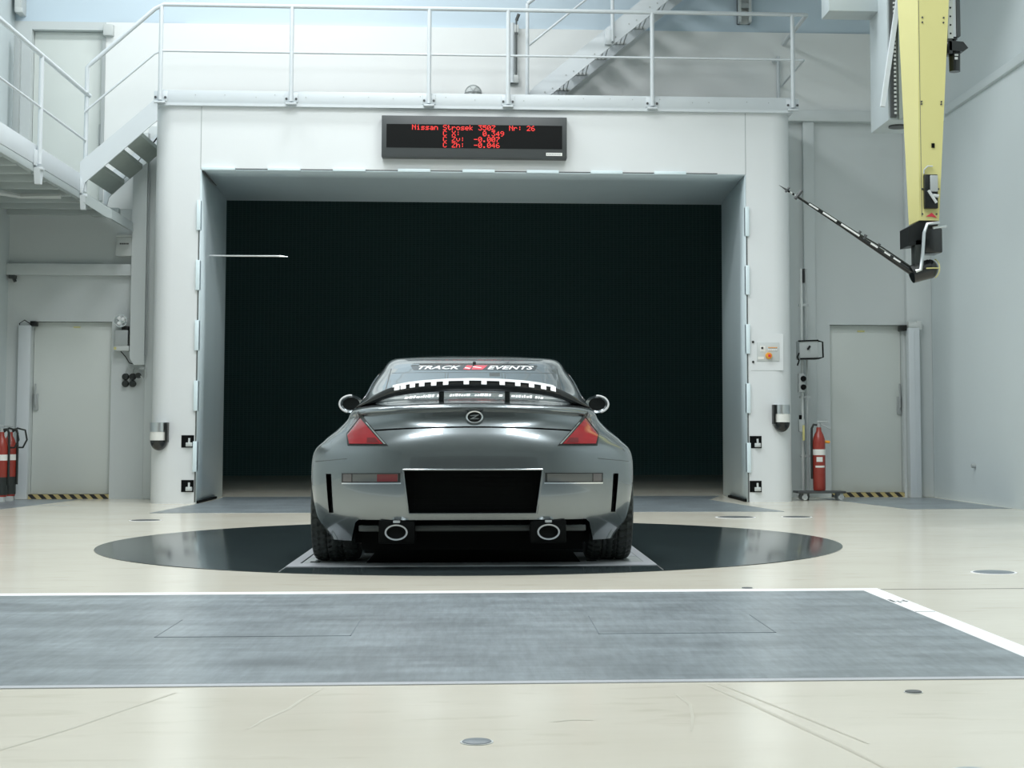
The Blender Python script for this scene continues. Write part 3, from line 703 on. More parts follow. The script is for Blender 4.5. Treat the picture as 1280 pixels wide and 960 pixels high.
for px in (-.462, -.423, -.367, -.310, -.238, -.166, -.043, .063, .172, .266, .350, .424, .504 - .02):
    zc, t = arch(px, 1), arch(px, 2); yb = .30 + .55 * (px / .72) ** 2 * .55; dz = (arch(px + .015, 1) + arch(px + .015, 2) - arch(px - .015, 1) - arch(px - .015, 2)) / 2
    v = []
    for q, d in ((-.016, -dz), (.016, dz)):
        v += [(px + q, yb - .034, zc + t + .004 + d), (px + q, yb - .056, zc + t - .026 + d), (px + q, yb - .050, zc + t - .028 + d), (px + q, yb - .022, zc + t + .004 + d)]
    cpart(MB().add(v, [(0, 1, 5, 4), (1, 2, 6, 5), (2, 3, 7, 6), (3, 0, 4, 7), (0, 3, 2, 1), (4, 5, 6, 7)]), 'tape_piece', M['tapealu'], 'silver tape piece', wing)
for x in (-.194, .205):
    cpart(MB().box(x - .016, x + .016, .37, .42, .985, 1.05, .004), 'wing_stay', M['bar'], None, wing)

# tail lamps
for s_ in (-1, 1):
    def mx(c4): return [(s_ * x, z) for x, z in c4] if s_ > 0 else [(s_ * c4[1][0], c4[1][1]), (s_ * c4[0][0], c4[0][1]), (s_ * c4[3][0], c4[3][1]), (s_ * c4[2][0], c4[2][1])]
    tl = patch(mx([(.495, .722), (.735, .722), (.752, .79), (.688, .925)]), .004, .02, 16, 16, 'tail_lamp', M['carbon'])
    patch(mx([(.525, .732), (.726, .732), (.744, .785), (.676, .885)]), .009, .008, 14, 14, 'red_lens', M['lampred'], 'red lens', tl)
    patch(mx([(.545, .738), (.62, .738), (.62, .768), (.572, .768)]), .0105, .003, 6, 3, 'reflector', M['lampred2'], 'dark red reflector', tl)
    patch(mx([(.680, .887), (.744, .80), (.738, .835), (.692, .918)]), .009, .008, 6, 6, 'top_lens', M['lampgrey'], 'smoked grey upper lens', tl)
    patch(mx([(.508, .731), (.518, .731), (.638, .858), (.632, .858)]), .010, .004, 2, 12, 'edge_trim', M['chrome'], 'bright inner edge', tl)
    # fog and reversing lamps in the bumper
    rl = patch(mx([(.420, .508), (.765, .505), (.765, .560), (.420, .563)]), .003, .02, 16, 3, 'bumper_lamp', M['carbon'])
    patch(mx([(.432, .513), (.70, .511), (.70, .556), (.432, .558)]), .006, .006, 14, 3, 'clear_lens', M['lampclear'], 'clear lens', rl)
    patch(mx([(.705, .511), (.757, .511), (.757, .555), (.705, .556)]), .006, .006, 4, 3, 'end_lens', M['lampgrey'], None, rl)
    if s_ < 0: patch(mx([(.435, .514), (.555, .513), (.555, .555), (.435, .556)]), .0085, .004, 8, 3, 'red_lens', M['lampred2'], 'red fog lens', rl)
    patch(mx([(.415, .500), (.765, .497), (.765, .504), (.415, .507)]), .005, .008, 16, 1, 'lamp_trim', M['chrome'], 'bright lower trim', rl)
    patch(mx([(.415, .564), (.765, .561), (.765, .566), (.415, .569)]), .005, .008, 16, 1, 'lamp_trim', M['paint'], None, rl)
# plate recess
rc = cpart(MB().box(-.40, .40, .13, .15, .32, .585), 'recess_panel', M['dark'], 'black mesh panel')
pts = [(-.405, .582), (.405, .582), (.372, .325), (-.372, .325)]
for (a, b) in zip(pts, pts[1:] + pts[:1]):
    n = 16; pth = [(a[0] + (b[0] - a[0]) * i / n, rear_y(a[0] + (b[0] - a[0]) * i / n, a[1] + (b[1] - a[1]) * i / n) - .001, a[1] + (b[1] - a[1]) * i / n) for i in range(n + 1)]
    cpart(MB().path(pth, .0055, 6), 'recess_edge', M['paint'], 'body coloured rim', rc)
m = MB()
for k in range(33): x = -.39 + k * .0245; m.tube((x, .125, .325), (x, .125, .58), .0022, n=4)
for k in range(11): z = .33 + k * .0245; m.tube((-.4, .122, z), (.4, .122, z), .0022, n=4)
o = cpart(m, 'recess_grille', M['dark'], None, rc); o['kind'] = 'stuff'
# side slots, underbody, bar, exhausts
cpart(MB().box(-.66, .66, .30, .34, .10, .30).box(-.70, .70, .34, 3.9, .14, .20), 'underbody', M['dark'])
cpart(MB().box(-.665, .665, .13, .17, .219, .256, .006), 'diffuser_bar', M['bar'], 'dark grey bar across the lower opening')
for s_ in (-1, 1):
    ex = empty('exhaust_pipe', (s_ * .44, 0, .222)); ex.parent = car
    def oval(r1, r2, y): return [(r1 * math.cos(2 * PI * k / 32), y, r2 * math.sin(2 * PI * k / 32)) for k in range(32)]
    MB().loft([oval(.052, .035, .5), oval(.055, .038, .05), oval(.066, .046, .012), oval(.066, .046, .0), oval(.056, .037, .0), oval(.054, .036, .02), oval(.050, .033, .40)], True, True).build('tailpipe', M['chrome'], ex, 'polished oval tip')
    MB().loft([oval(.0535, .0355, .025), oval(.0535, .0355, .03)], True, True).build('pipe_bore', M['dark'], ex)
    MB().box(-.105, .105, .06, .3, -.07, .066, .01).build('silencer', M['dark'], ex)
    MB().box(-.02, .02, .03, .06, .052, .066, .003).build('bracket', M['greybox'], ex)
# emblem
em = empty('emblem', (.008, rear_y(0, .886) - .004, .886)); em.parent = car; em.rotation_euler = (math.radians(-8), 0, 0)
def ell(rx, rz, y, n=36): return [(rx * math.cos(2 * PI * k / n), y, rz * math.sin(2 * PI * k / n)) for k in range(n)]
MB().loft([ell(.052, .039, 0), ell(.052, .039, -.012), ell(.049, .036, -.016), ell(.041, .030, -.012), ell(.041, .030, 0), ell(.041, .030, .03), ell(.050, .037, .03)], True, False).build('emblem_ring', M['alu'], em)
MB().loft([ell(.042, .031, -.002), ell(.042, .031, -.006)], True, True).build('emblem_disc', M['black'], em)
MB().prism([(-.026, .010), (.030, .016), (-.004, -.006), (.026, -.008), (.024, -.013), (-.030, -.013), (.006, .008), (-.022, .005)], -.010, -.004, 'y').build('emblem_mark', M['chrome'], em)
# faint fender seams
for s_ in (-1, 1):
    pth = []
    for k in range(10):
        x = .735 + .20 * k / 9; z = .645 - .02 * k / 9
        pth.append((s_ * x, rear_y(x, z) - .0003, z))
    cpart(MB().path(pth, .0018, 5), 'panel_joint', M['seam'])
# mirrors
for s_ in (-1, 1):
    mr = empty('door_mirror', (s_ * .905, 2.42, 1.005)); mr.parent = car
    prof = [(0, .02), (.6, .02), (.98, .0), (1.0, .03), (.96, .09), (.75, .14), (.4, .17), (0, .18)]
    mbm = MB(); rg = []
    for r, h_ in prof: rg.append([(r * .088 * math.cos(2 * PI * k / 28) * (1.0), h_, r * .066 * math.sin(2 * PI * k / 28)) for k in range(28)])
    mbm.loft(rg, True, True).build('mirror_housing', M['paint'], mr)
    MB().loft([[(.074 * math.cos(2 * PI * k / 28), .014, .054 * math.sin(2 * PI * k / 28)) for k in range(28)], [(.074 * math.cos(2 * PI * k / 28), .018, .054 * math.sin(2 * PI * k / 28)) for k in range(28)]], True, True).build('mirror_glass', M['glass'], mr)
    MB().path([(.083 * s_ * math.cos(t), -.001, .062 * math.sin(t)) for t in [(-1.25 + 2.9 * k / 24) for k in range(25)]], .0075, 6).build('mirror_rim', M['tapealu'], mr, 'pale crescent rim')
    MB().tube((-s_ * .02, .09, -.04), (-s_ * .20, .12, -.11), .02, .03, n=10).build('mirror_foot', M['black'], mr)
# wheels
def make_wheel():
    t = empty('wheel', (0, 0, 0)); t.parent = car
    NA, prof = 168, [(-.1525, .235), (-.1525, .275), (-.150, .305), (-.140, .320), (-.125, .327)] + [(-.11 + .22 * k / 22, .331) for k in range(23)] + [(.125, .327), (.140, .320), (.150, .305), (.1525, .275), (.1525, .235)]
    rg = []
    for a in range(NA):
        th = 2 * PI * a / NA; ring = []
        for w_, r in prof:
            w_ *= .935
            if abs(w_) < .122:
                ph = (a / NA * 42 + abs(w_) * 16 + .35 * math.sin(abs(w_) * 40)) % 1.0
                if ph < .30 and abs(w_) > .016 or abs(abs(w_) - .045) < .004: r -= .011
            ring.append((w_, r * math.cos(th), r * math.sin(th)))
        rg.append(ring)
    rg.append(rg[0]); MB().loft(rg, False, False).build('tyre', M['rubber'], t)
    MB().lathe([(.236, -.138), (.236, .138), (.215, .138), (.200, .06), (.200, -.138)], (0, 0, 0), 'x', 48).build('rim', M['alu'], t)
    for k in range(5):
        b = MB(); a = 2 * PI * k / 5; c, s = math.cos(a), math.sin(a)
        def Q(u, v, w_): return (w_, u * c - v * s, u * s + v * c)
        b.add([Q(.03, -.035, .12), Q(.03, .035, .12), Q(.22, .022, .132), Q(.22, -.022, .132), Q(.03, -.035, .09), Q(.03, .035, .09), Q(.22, .022, .11), Q(.22, -.022, .11)], [(0, 1, 2, 3), (4, 7, 6, 5), (0, 4, 5, 1), (1, 5, 6, 2), (2, 6, 7, 3), (3, 7, 4, 0)]).build('spoke', M['alu'], t)
    MB().lathe([(0, .135), (.045, .13), (.05, .08), (0, .08)], (0, 0, 0), 'x', 20).build('hub', M['alu'], t)
    MB().lathe([(0, -.02), (.17, -.02), (.17, .01), (0, .01)], (0, 0, 0), 'x', 32).build('brake_disc', M['greybox'], t)
    return t
wh = make_wheel(); kids = list(wh.children)
for i, (x, y, rz) in enumerate(((.833, .71, 0), (-.833, .71, PI), (.795, 3.40, 0), (-.795, 3.40, PI))):
    if i == 0: t = wh
    else:
        t = wh.copy(); COL.objects.link(t); t.parent = car
        for c in kids:
            d = c.copy(); COL.objects.link(d); d.parent = t
    t.location = (x, y, .3405); t.rotation_euler = (0, 0, rz)

# ================================================================== DISPLAY BOARD
dsp = empty('display_board', (-.075, NY, 4.16)); tag(dsp, 'black board with red LED figures above the nozzle opening', 'display')
def dp(mb, n, m, lab=None, par=None):
    o = mb.build(n, m, None, lab); o.parent = par or dsp
    o.matrix_parent_inverse = Matrix() if par else Matrix.Translation((.075, -NY, -4.16)); return o
F0 = NY - .14
dp(MB().box(-1.13, .98, F0, NY, 3.92, 4.397, .006), 'housing', M['bezel'])
scr = dp(MB().box(-1.075, .926, F0 - .004, F0 + .004, 4.028, 4.298), 'screen', M['screen'])
FONT = {'N': (17, 25, 21, 19, 17, 17, 17), 'i': (4, 0, 12, 4, 4, 4, 14), 's': (0, 0, 15, 16, 14, 1, 30), 'a': (0, 0, 14, 1, 15, 17, 15), 'n': (0, 0, 30, 17, 17, 17, 17),
        'S': (15, 16, 16, 14, 1, 1, 30), 't': (8, 8, 28, 8, 8, 9, 6), 'r': (0, 0, 22, 25, 16, 16, 16), 'o': (0, 0, 14, 17, 17, 17, 14), 'e': (0, 0, 14, 17, 31, 16, 14),
        'k': (16, 16, 18, 20, 24, 20, 18), '3': (31, 2, 4, 2, 1, 17, 14), '5': (31, 16, 30, 1, 1, 17, 14), '0': (14, 17, 19, 21, 25, 17, 14), 'Z': (31, 1, 2, 4, 8, 16, 31),
        ':': (0, 4, 4, 0, 4, 4, 0), '2': (14, 17, 1, 2, 4, 8, 31), '6': (6, 8, 16, 30, 17, 17, 14), 'C': (14, 17, 16, 16, 16, 17, 14), 'X': (17, 17, 10, 4, 10, 17, 17),
        'v': (0, 0, 17, 17, 17, 10, 4), 'h': (16, 16, 22, 25, 17, 17, 17), '-': (0, 0, 0, 31, 0, 0, 0), '.': (0, 0, 0, 0, 0, 12, 12), '4': (2, 6, 10, 18, 31, 2, 2),
        '9': (14, 17, 17, 15, 1, 2, 12), '7': (31, 1, 2, 4, 8, 8, 8), ' ': (0,) * 7}
DOT = .0502 / 6
for ln, txt in enumerate(('Nissan Strosek 350Z   Nr: 26', '       C X:     0.349', '       C Zv:  -0.007', '       C Zh:  -0.046')):
    for ci, chx in enumerate(txt):
        if chx == ' ': continue
        mled = MB()
        for r_, bits in enumerate(FONT[chx]):
            for c_ in range(5):
                if bits >> (4 - c_) & 1:
                    x = -.785 + ci * .0502 + c_ * DOT; z = 4.293 - ln * DOT * 8 - r_ * DOT
                    mled.add([(x, F0 - .0055, z - DOT), (x + DOT, F0 - .0055, z - DOT), (x + DOT, F0 - .0055, z), (x, F0 - .0055, z)], [(0, 1, 2, 3)])
        dp(mled, 'led_character', M['led'], None, scr)
lab = dp(MB().box(.742, .926, F0 - .004, F0 + .003, 3.95, 3.985), 'maker_label', M['label'], 'small white label')
m = MB()
for k in range(9): m.box(.752 + k * .018, .762 + k * .018, F0 - .005, F0 - .003, 3.958, 3.977)
dp(m, 'label_print', M['greybox'], None, lab)

# ================================================================== WALKWAY RAILING
wk = empty('walkway_railing', (0, NY, BT)); tag(wk, 'white tubular railing with kick plate along the walkway over the nozzle', 'railing')
def wp(mb, n, m=None, lab=None, par=None):
    o = mb.build(n, m or M['steel_w'], None, lab); o.parent = par or wk
    o.matrix_parent_inverse = Matrix() if par else Matrix.Translation((0, -NY, -BT)); return o
TY = NY - .05; PY = TY - .045
kp = wp(MB().box(-3.66, 3.63, TY - .008, TY, 4.53, 4.675, .002).box(3.622, 3.63, TY, BY, 4.53, 4.675), 'kick_plate')
random.seed(3)
for k in range(22):
    x = -3.2 + k * .31 + random.uniform(-.08, .08); z = 4.62 + random.uniform(-.02, .02)
    wp(MB().tube((x, TY - .012, z), (x, TY - .006, z), .006, n=6), 'rivet', M['greybox'], None, kp)
wp(MB().box(BL, BR, NY - .06, BY, 4.50, 4.53), 'deck')
for x in (-3.63, -2.16, -.598, .306, 1.97, 3.61):
    po = wp(MB().tube((x, PY, 4.55), (x, PY, 5.645), .0245, n=14), 'post')
    wp(MB().box(x - .075, x + .075, TY - .022, TY - .008, 4.545, 4.66, .004).box(x - .06, x + .06, PY - .03, PY + .03, 4.515, 4.535, .004), 'foot_bracket', None, None, po)
    for q in (-.055, .055): wp(MB().tube((x + q, TY - .034, 4.585), (x + q, TY - .02, 4.585), .014, n=8), 'bolt', M['bezel'], None, po)
wp(MB().path([(-4.445, PY, 4.62), (-4.445, PY, 4.915), (-4.40, PY, 4.96), (-3.70, PY, 5.60), (-3.60, PY, 5.65), (0, PY, 5.65), (3.74, PY, 5.65), (3.78, PY + .02, 5.65), (3.78, BY - .01, 5.65)], .0245, 12), 'top_rail')
wp(MB().path([(-4.47, PY, 4.40), (-3.70, PY, 5.08), (-3.62, PY, 5.115), (0, PY, 5.115), (3.73, PY, 5.115), (3.745, PY + .02, 5.115), (3.745, BY - .01, 5.115)], .0135, 10), 'middle_rail')
wp(MB().tube((3.70, BY - .06, 4.53), (3.70, BY - .06, 5.48), .022, n=12), 'post')
wp(MB().path([(3.70, BY - .06, 5.42), (3.66, BY - .08, 5.42), (3.64, BY - .02, 5.42)], .014, 8), 'wall_hook')

# ================================================================== LOWER STAIR AND LANDING
ls = empty('stair_flight', (-4.0, 18.1, 3.5)); tag(ls, 'short white steel stair from the landing up to the walkway', 'stair')
def lp(mb, n, m=None, lab=None):
    o = mb.build(n, m or M['steel_w'], None, lab); o.parent = ls; o.matrix_parent_inverse = Matrix.Translation((4.0, -18.1, -3.5)); return o
for y in (17.60, 18.72):
    lp(MB().prism([(-3.655 if y < 18 else -3.73, 4.54), (-3.655 if y < 18 else -3.73, 4.31), (-3.70 if y < 18 else -3.74, 4.275), (-4.24, 3.79 if y > 18 else 3.78), (-4.44, 3.60), (-4.47, 3.47), (-4.20, 3.30) if y < 18 else (-4.3, 3.40), (-4.18, 3.19) if y < 18 else (-4.25, 3.35), (-4.15, 3.20) if y < 18 else (-4.5, 3.4), (-4.49, 3.40), (-4.50, 3.82), (-4.30, 4.00)][:6] + [(-4.50, 3.47), (-4.50, 3.83), (-3.70, 4.54)], y - .012, y + .012, 'y'), 'stringer')
def zb(x): return 4.31 + (x + 3.655) * .904
for k in range(3):
    xt = -3.84 - .21 * k; xb = xt - .145
    lp(MB().prism([(xb, zb(xb)), (xt, zb(xt)), (xt, zb(xt) + .05), (xb, zb(xt) + .05)], 17.612, 18.708, 'y'), 'tread', M['tread'])
lp(MB().prism([(-4.50, 3.52), (-4.15, 3.30), (-4.14, 3.19), (-4.22, 3.22), (-4.50, 3.40)], 17.62, 18.7, 'y'), 'end_beam', M['steel_g'])
ld = empty('landing', (-5.1, 16.0, 3.5)); tag(ld, 'grey steel landing with white railing at upper left', 'landing')
def gp(mb, n, m=None, lab=None, par=None):
    o = mb.build(n, m or M['steel_w'], None, lab); o.parent = par or ld; o.matrix_parent_inverse = Matrix() if par else Matrix.Translation((5.1, -16.0, -3.5)); return o
gp(MB().box(WL + .01, -4.52, 11.0, 18.95, 3.50, 3.53), 'deck', M['ltbox'])
for k in range(16):
    y = 11.3 + k * .5
    gp(MB().box(WL + .02, -4.53, y, y + .06, 3.40, 3.50, .004), 'joist', M['steel_g'])
    gp(MB().box(WL + .02, -4.53, y + .24, y + .27, 3.44, 3.50), 'joist', M['steel_g'])
gp(MB().box(-4.52, -4.495, 11.0, 17.66, 3.50, 3.70, .003), 'kick_plate')
gp(MB().box(-4.56, -4.50, 11.0, 18.95, 3.42, 3.50, .004), 'edge_beam', M['steel_g'])
for y in (13.0, 15.85, 17.66):
    po = gp(MB().tube((-4.46, y, 3.50), (-4.46, y, 4.62), .0245, n=14), 'post')
    gp(MB().box(-4.50, -4.42, y - .05, y + .05, 3.44, 3.47, .004).box(-4.495, -4.47, y - .09, y + .02, 3.48, 3.64, .004).prism([(y - .02, 3.30), (y + .04, 3.30), (y + .08, 3.46), (y - .06, 3.46)], -4.50, -4.44, 'x'), 'foot_bracket', None, None, po)
gp(MB().path([(-4.46, 11, 4.62), (-4.46, 17.60, 4.62), (-4.43, 17.68, 4.60)], .0245, 12), 'top_rail')
gp(MB().tube((-4.46, 11, 4.08), (-4.46, 17.66, 4.08), .0135, n=10), 'middle_rail')
gp(MB().path([(-5.3, 16.0, 3.30), (-5.05, 17.2, 3.38), (-4.60, 17.2, 3.38)], .03, 6), 'brace', M['ltbox'])
gp(MB().box(-4.62, -4.30, 18.6, 18.72, 3.36, 3.46, .004), 'end_bracket', M['steel_g'])

# ================================================================== UPPER STAIR
us = empty('upper_stair', (1.5, 18.5, BT)); tag(us, 'white steel stair rising to the right behind the walkway railing', 'stair')
def sp(mb, n, m=None, lab=None, par=None):
    o = mb.build(n, m or M['steel_w'], None, lab); o.parent = par or us; o.matrix_parent_inverse = Matrix() if par else Matrix.Translation((-1.5, -18.5, -BT)); return o
SLP = .834
def zt(x): return 4.87 + (x - .62) * SLP
for y in (18.12, 18.90):
    st = sp(MB().prism([(.36, BT), (.62, zt(.62)), (4.0, zt(4.0)), (4.0, zt(4.0) - .28), (.52, BT)], y - .012, y + .012, 'y'), 'stringer')
    if y < 18.5:
        for k in range(9):
            for d in (0, .09):
                x = .75 + k * .25 + d
                sp(MB().tube((x, y - .018, zt(x) - .17 - d * .3), (x, y - .010, zt(x) - .17 - d * .3), .010, n=6), 'stud', M['greybox'], None, st)
for k in range(14):
    x = .82 + k * .235; z = zt(x) - .20
    tr = sp(MB().box(x - .24, x + .02, 18.135, 18.15, z - .03, z).box(x - .24, x + .02, 18.87, 18.885, z - .03, z).box(x - .24, x - .22, 18.14, 18.88, z - .035, z), 'tread', M['ltbox'])
    m = MB()
    for j in range(5): m.box(x - .19 + j * .045, x - .183 + j * .045, 18.14, 18.88, z - .03, z)
    sp(m, 'grate_bar', M['greybox'], None, tr)
for x, z0 in ((.54, BT), (1.55, 5.42), (2.6, 6.3)):
    sp(MB().tube((x, 18.08, z0), (x, 18.08, 5.86 + (x - .54) * SLP), .022, n=12), 'post')
sp(MB().box(1.46, 1.54, 18.06, 18.10, 5.38, 5.56, .004), 'foot_bracket')
sp(MB().path([(.54, 18.08, 5.86), (3.5, 18.08, 5.86 + 2.96 * SLP)], .0245, 10), 'hand_rail')
sp(MB().path([(.56, 18.08, 5.36), (3.5, 18.08, 5.36 + 2.94 * SLP)], .0135, 8), 'middle_rail')

# ================================================================== WALL EQUIPMENT
def thing(name, loc, label, cat, group=None):
    o = empty(name, loc); tag(o, label, cat, group)
    def pt(mb, n, m, lab=None, par=None):
        q = mb.build(n, m, None, lab); q.parent = par or o; q.matrix_parent_inverse = Matrix() if par else Matrix.Translation(tuple(-c for c in loc)); return q
    return o, pt

# vertical conduit with clamps behind the railing
_, pt = thing('wall_tube_lamp', (.42, BY, 5.4), 'white vertical tube lamp on brackets on the upper wall', 'lamp')
pt(MB().tube((.38, BY - .07, 5.1), (.38, BY - .07, 5.85), .03, n=12), 'tube', M['steel_w'])
pt(MB().tube((.43, BY - .08, 5.2), (.43, BY - .08, 5.92), .011, n=8).tube((.43, BY - .08, 5.88), (.46, BY - .10, 5.96), .02, n=8), 'cable', M['seam'])
for z in (5.15, 5.78): pt(MB().box(.33, .46, BY - .09, BY, z - .05, z + .05, .006), 'bracket', M['ltbox'])
# bulkhead lamp
_, pt = thing('bulkhead_lamp', (-.10, BY, 4.96), 'round caged bulkhead lamp low on the upper wall', 'lamp')
pt(MB().lathe([(0, -.10), (.05, -.09), (.08, -.05), (.095, 0), (0, 0)], (-.10, BY, 4.98), 'y', 24), 'dome', M['ltbox'])
m = MB()
for a in (0, PI / 3, 2 * PI / 3):
    m.path([(-.10 + .1 * math.cos(t) * math.cos(a), BY - .11 * math.sin(t) - .0, 4.98 + .1 * math.cos(t) * math.sin(a)) for t in [PI * k / 14 for k in range(15)]], .004, 5)
m.path([(-.10 + .1 * math.cos(2 * PI * k / 24), BY - .01, 4.98 + .1 * math.sin(2 * PI * k / 24)) for k in range(25)], .007, 6)
pt(m, 'cage', M['greybox'])
# distribution box
_, pt = thing('junction_box', (-4.27, BY, 3.03), 'grey box with dark lettering on the wall above the lower left door', 'box')
bxo = pt(MB().box(-4.38, -4.186, BY - .16, BY, 2.91, 3.14, .008), 'housing', M['ltbox'])
pt(MB().box(-4.37, -4.186, BY - .17, BY, 3.14, 3.17, .004), 'lid', M['ltbox'])
m = MB()
for k in range(5): m.box(-4.33 + k * .022, -4.315 + k * .022, BY - .163, BY - .159, 3.05, 3.067)
pt(m, 'lettering', M['black_mark'], None, bxo)
# emergency lamp
_, pt = thing('emergency_lamp', (-4.28, BY, 1.9), 'grey battery lamp with round silver reflector beside the lower left door', 'lamp')
hd = pt(MB().lathe([(.02, .10), (.055, .07), (.075, .01), (.078, 0), (.07, .0), (.04, .03), (0, .035)], (-4.30, BY - .17, 2.13), 'y', 24), 'lamp_head', M['chrome'])
for dx, dz in ((-.02, -.03), (.025, .02), (-.02, .03)): pt(MB().lathe([(0, -.01), (.02, -.005), (.022, .03)], (-4.30 + dx, BY - .17, 2.13 + dz), 'y', 10), 'reflector_cup', M['white_print'], None, hd)
pt(MB().box(-4.30, -4.22, BY - .12, BY - .04, 2.01, 2.07, .006), 'swivel', M['black'])
pt(MB().box(-4.375, -4.22, BY - .14, BY, 1.83, 2.02, .008), 'housing', M['greybox'])
pt(MB().box(-4.375, -4.20, BY - .145, BY, 1.77, 1.83, .006), 'base', M['ltbox'])
pt(MB().box(-4.38, -4.35, BY - .15, BY - .14, 1.785, 1.815), 'switch', M['yellow'])
pt(MB().box(-4.215, -4.19, BY - .13, BY, 1.86, 2.02, .004), 'side_plate', M['black'])
pt(MB().path([(-4.32, BY - .05, 1.77), (-4.26, BY - .04, 1.70), (-4.22, BY - .03, 1.63), (-4.15, BY - .03, 1.61)], .006, 6), 'cable', M['dark'])
# cable trunk
_, pt = thing('cable_trunk', (-4.1, BY - .12, 3.0), 'white vertical cable trunk between the lower left door and nozzle block', 'cable trunk')
pt(MB().prism([(-4.18, 1.68), (-4.13, 1.60), (-4.01, 1.60), (-4.01, 4.4), (-4.18, 4.4)], BY - .20, BY - .12, 'y'), 'trunk', M['wall'])
pt(MB().tube((-4.0, BY - .16, 1.70), (-4.0, BY - .16, 4.4), .010, n=8), 'pipe', M['greybox'])
# sockets
for i, (x, lab) in enumerate(((-4.265, 'left black double socket hanging below the cable trunk'), (-4.18, 'right black double socket hanging below the cable trunk'))):
    _, pt = thing('double_socket', (x, BY, 1.42), lab, 'socket', 'black sockets under the cable trunk')
    for z in (1.465, 1.38): pt(MB().lathe([(0, -.06), (.035, -.055), (.042, -.01), (.042, 0)], (x, BY - .0, z), 'y', 16).lathe([(0, -.065), (.02, -.063), (.02, -.05)], (x, BY, z), 'y', 12), 'socket_cup', M['rubber'])
    pt(MB().path([(x, BY - .03, 1.50), (x + .005, BY - .03, 1.55), (x + .03, BY - .04, 1.58), (x + .06, BY - .06, 1.56)], .007, 6), 'cable', M['ltbox'])
_, pt = thing('round_socket', (-4.08, BY - .12, 1.47), 'single round black socket right of the double sockets', 'socket')
pt(MB().lathe([(0, -.05), (.03, -.045), (.035, 0)], (-4.09, BY - .12, 1.475), 'y', 16), 'socket_cup', M['rubber'])
pt(MB().box(-4.07, -4.01, BY - .17, BY - .12, 1.545, 1.575, .004), 'bracket', M['greybox'])
pt(MB().path([(-4.06, BY - .15, 1.47), (-4.02, BY - .15, 1.43), (-3.99, BY - .14, 1.47), (-4.01, BY - .14, 1.55)], .006, 6), 'cable', M['ltbox'])
# wall mounted beacons on the nozzle block
def beacon(x, zt_, label):
    o, pt = thing('warning_sounder', (x, NY, zt_ - .16), label, 'sounder', 'domed sounders on the nozzle block')
    yc = NY - .02
    pt(MB().lathe([(0, zt_), (.10, zt_), (.10, zt_ - .105), (0, zt_ - .105)], (x, yc, 0), 'z', 28), 'cap', M['alu'], 'brushed metal upper shell')
    pt(MB().lathe([(.0, zt_ - .105), (.098, zt_ - .105), (.098, zt_ - .20), (0, zt_ - .20)], (x, yc, 0), 'z', 28), 'label_band', M['label'], 'cream label band')
    prof = [(.097 * math.cos(t), zt_ - .20 - .115 * math.sin(t)) for t in [PI / 2 * k / 8 for k in range(9)]]
    pt(MB().lathe(prof, (x, yc, 0), 'z', 28), 'dome', M['carbon'], 'black dome')
    sx = 1 if x < 0 else -1
    pt(MB().box(x + sx * .095 - .012, x + sx * .095 + .012, NY - .11, NY, zt_ - .22, zt_, .004), 'mount', M['black'])
beacon(-3.59, .907, 'domed sounder with metal top on the left side of the nozzle block')
beacon(3.455, 1.112, 'domed sounder with metal top on the right side of the nozzle block')
# control panel
o, pt = thing('control_panel', (3.31, NY, 1.72), 'grey control panel with orange knob on the right side of the nozzle block', 'control panel')
pt(MB().box(3.11, 3.485, NY - .006, NY + .01, 1.508, 1.93), 'cover', M['white'])
pl = pt(MB().box(3.18, 3.44, NY - .016, NY - .005, 1.614, 1.83, .003), 'face_plate', M['ltbox'])
pt(MB().lathe([(0, -.05), (.03, -.05), (.036, -.03), (.04, 0)], (3.315, NY - .016, 1.675), 'y', 20), 'knob', M['orange'], 'orange rotary knob', pl)
pt(MB().box(3.30, 3.33, NY - .075, NY - .06, 1.66, 1.69, .004), 'knob_grip', M['redsign'], None, pl)
for k in range(5): pt(MB().box(3.31 + k * .022, 3.325 + k * .022, NY - .028, NY - .015, 1.735, 1.75, .002), 'button', M['white_print'], None, pl)
for k in range(5): pt(MB().box(3.31 + k * .022, 3.325 + k * .022, NY - .028, NY - .015, 1.765, 1.775, .002), 'button', M['orange'], None, pl)
pt(MB().box(3.215, 3.275, NY - .02, NY - .015, 1.725, 1.79).box(3.19, 3.26, NY - .02, NY - .015, 1.635, 1.665), 'legend_plate', M['label'], None, pl)
pt(MB().lathe([(0, -.02), (.012, -.015), (.014, 0)], (3.24, NY - .016, 1.765), 'y', 12), 'button', M['black'], None, pl)
for z in (1.605, 1.835): pt(MB().lathe([(0, -.02), (.012, -.018), (.014, 0)], (3.135, NY - .005, z), 'y', 12), 'screw', M['black'])
# switch box on the conduit at the right side of the block
o, pt = thing('switch_box', (3.86, 18.2, 1.77), 'grey switch box with black handle frame on the pipe beside the control panel', 'switch box')
pt(MB().box(3.755, 3.985, 18.08, 18.28, 1.655, 1.88, .012), 'housing', M['greybox'])
pt(MB().path([(3.98, 18.07, 1.87), (4.03, 18.07, 1.86), (4.035, 18.07, 1.68), (3.98, 18.07, 1.665), (3.76, 18.07, 1.66)], .010, 8), 'handle_frame', M['dark'])
pt(MB().path([(3.74, 18.07, 1.87), (3.98, 18.07, 1.88)], .008, 8), 'handle_frame', M['dark'])
pt(MB().tube((3.86, 18.06, 1.785), (3.88, 18.075, 1.81), .012, n=8).box(3.845, 3.865, 18.05, 18.08, 1.765, 1.79, .003), 'key_switch', M['black'])
pt(MB().path([(3.75, 18.08, 1.73), (3.73, 18.08, 1.68), (3.75, 18.08, 1.64), (3.73, 18.08, 1.58)], .009, 6), 'cable', M['dark'])
o, pt = thing('riser_pipe', (3.87, 18.3, 1.4), 'twin vertical grey pipes at the right end of the nozzle block', 'pipe')
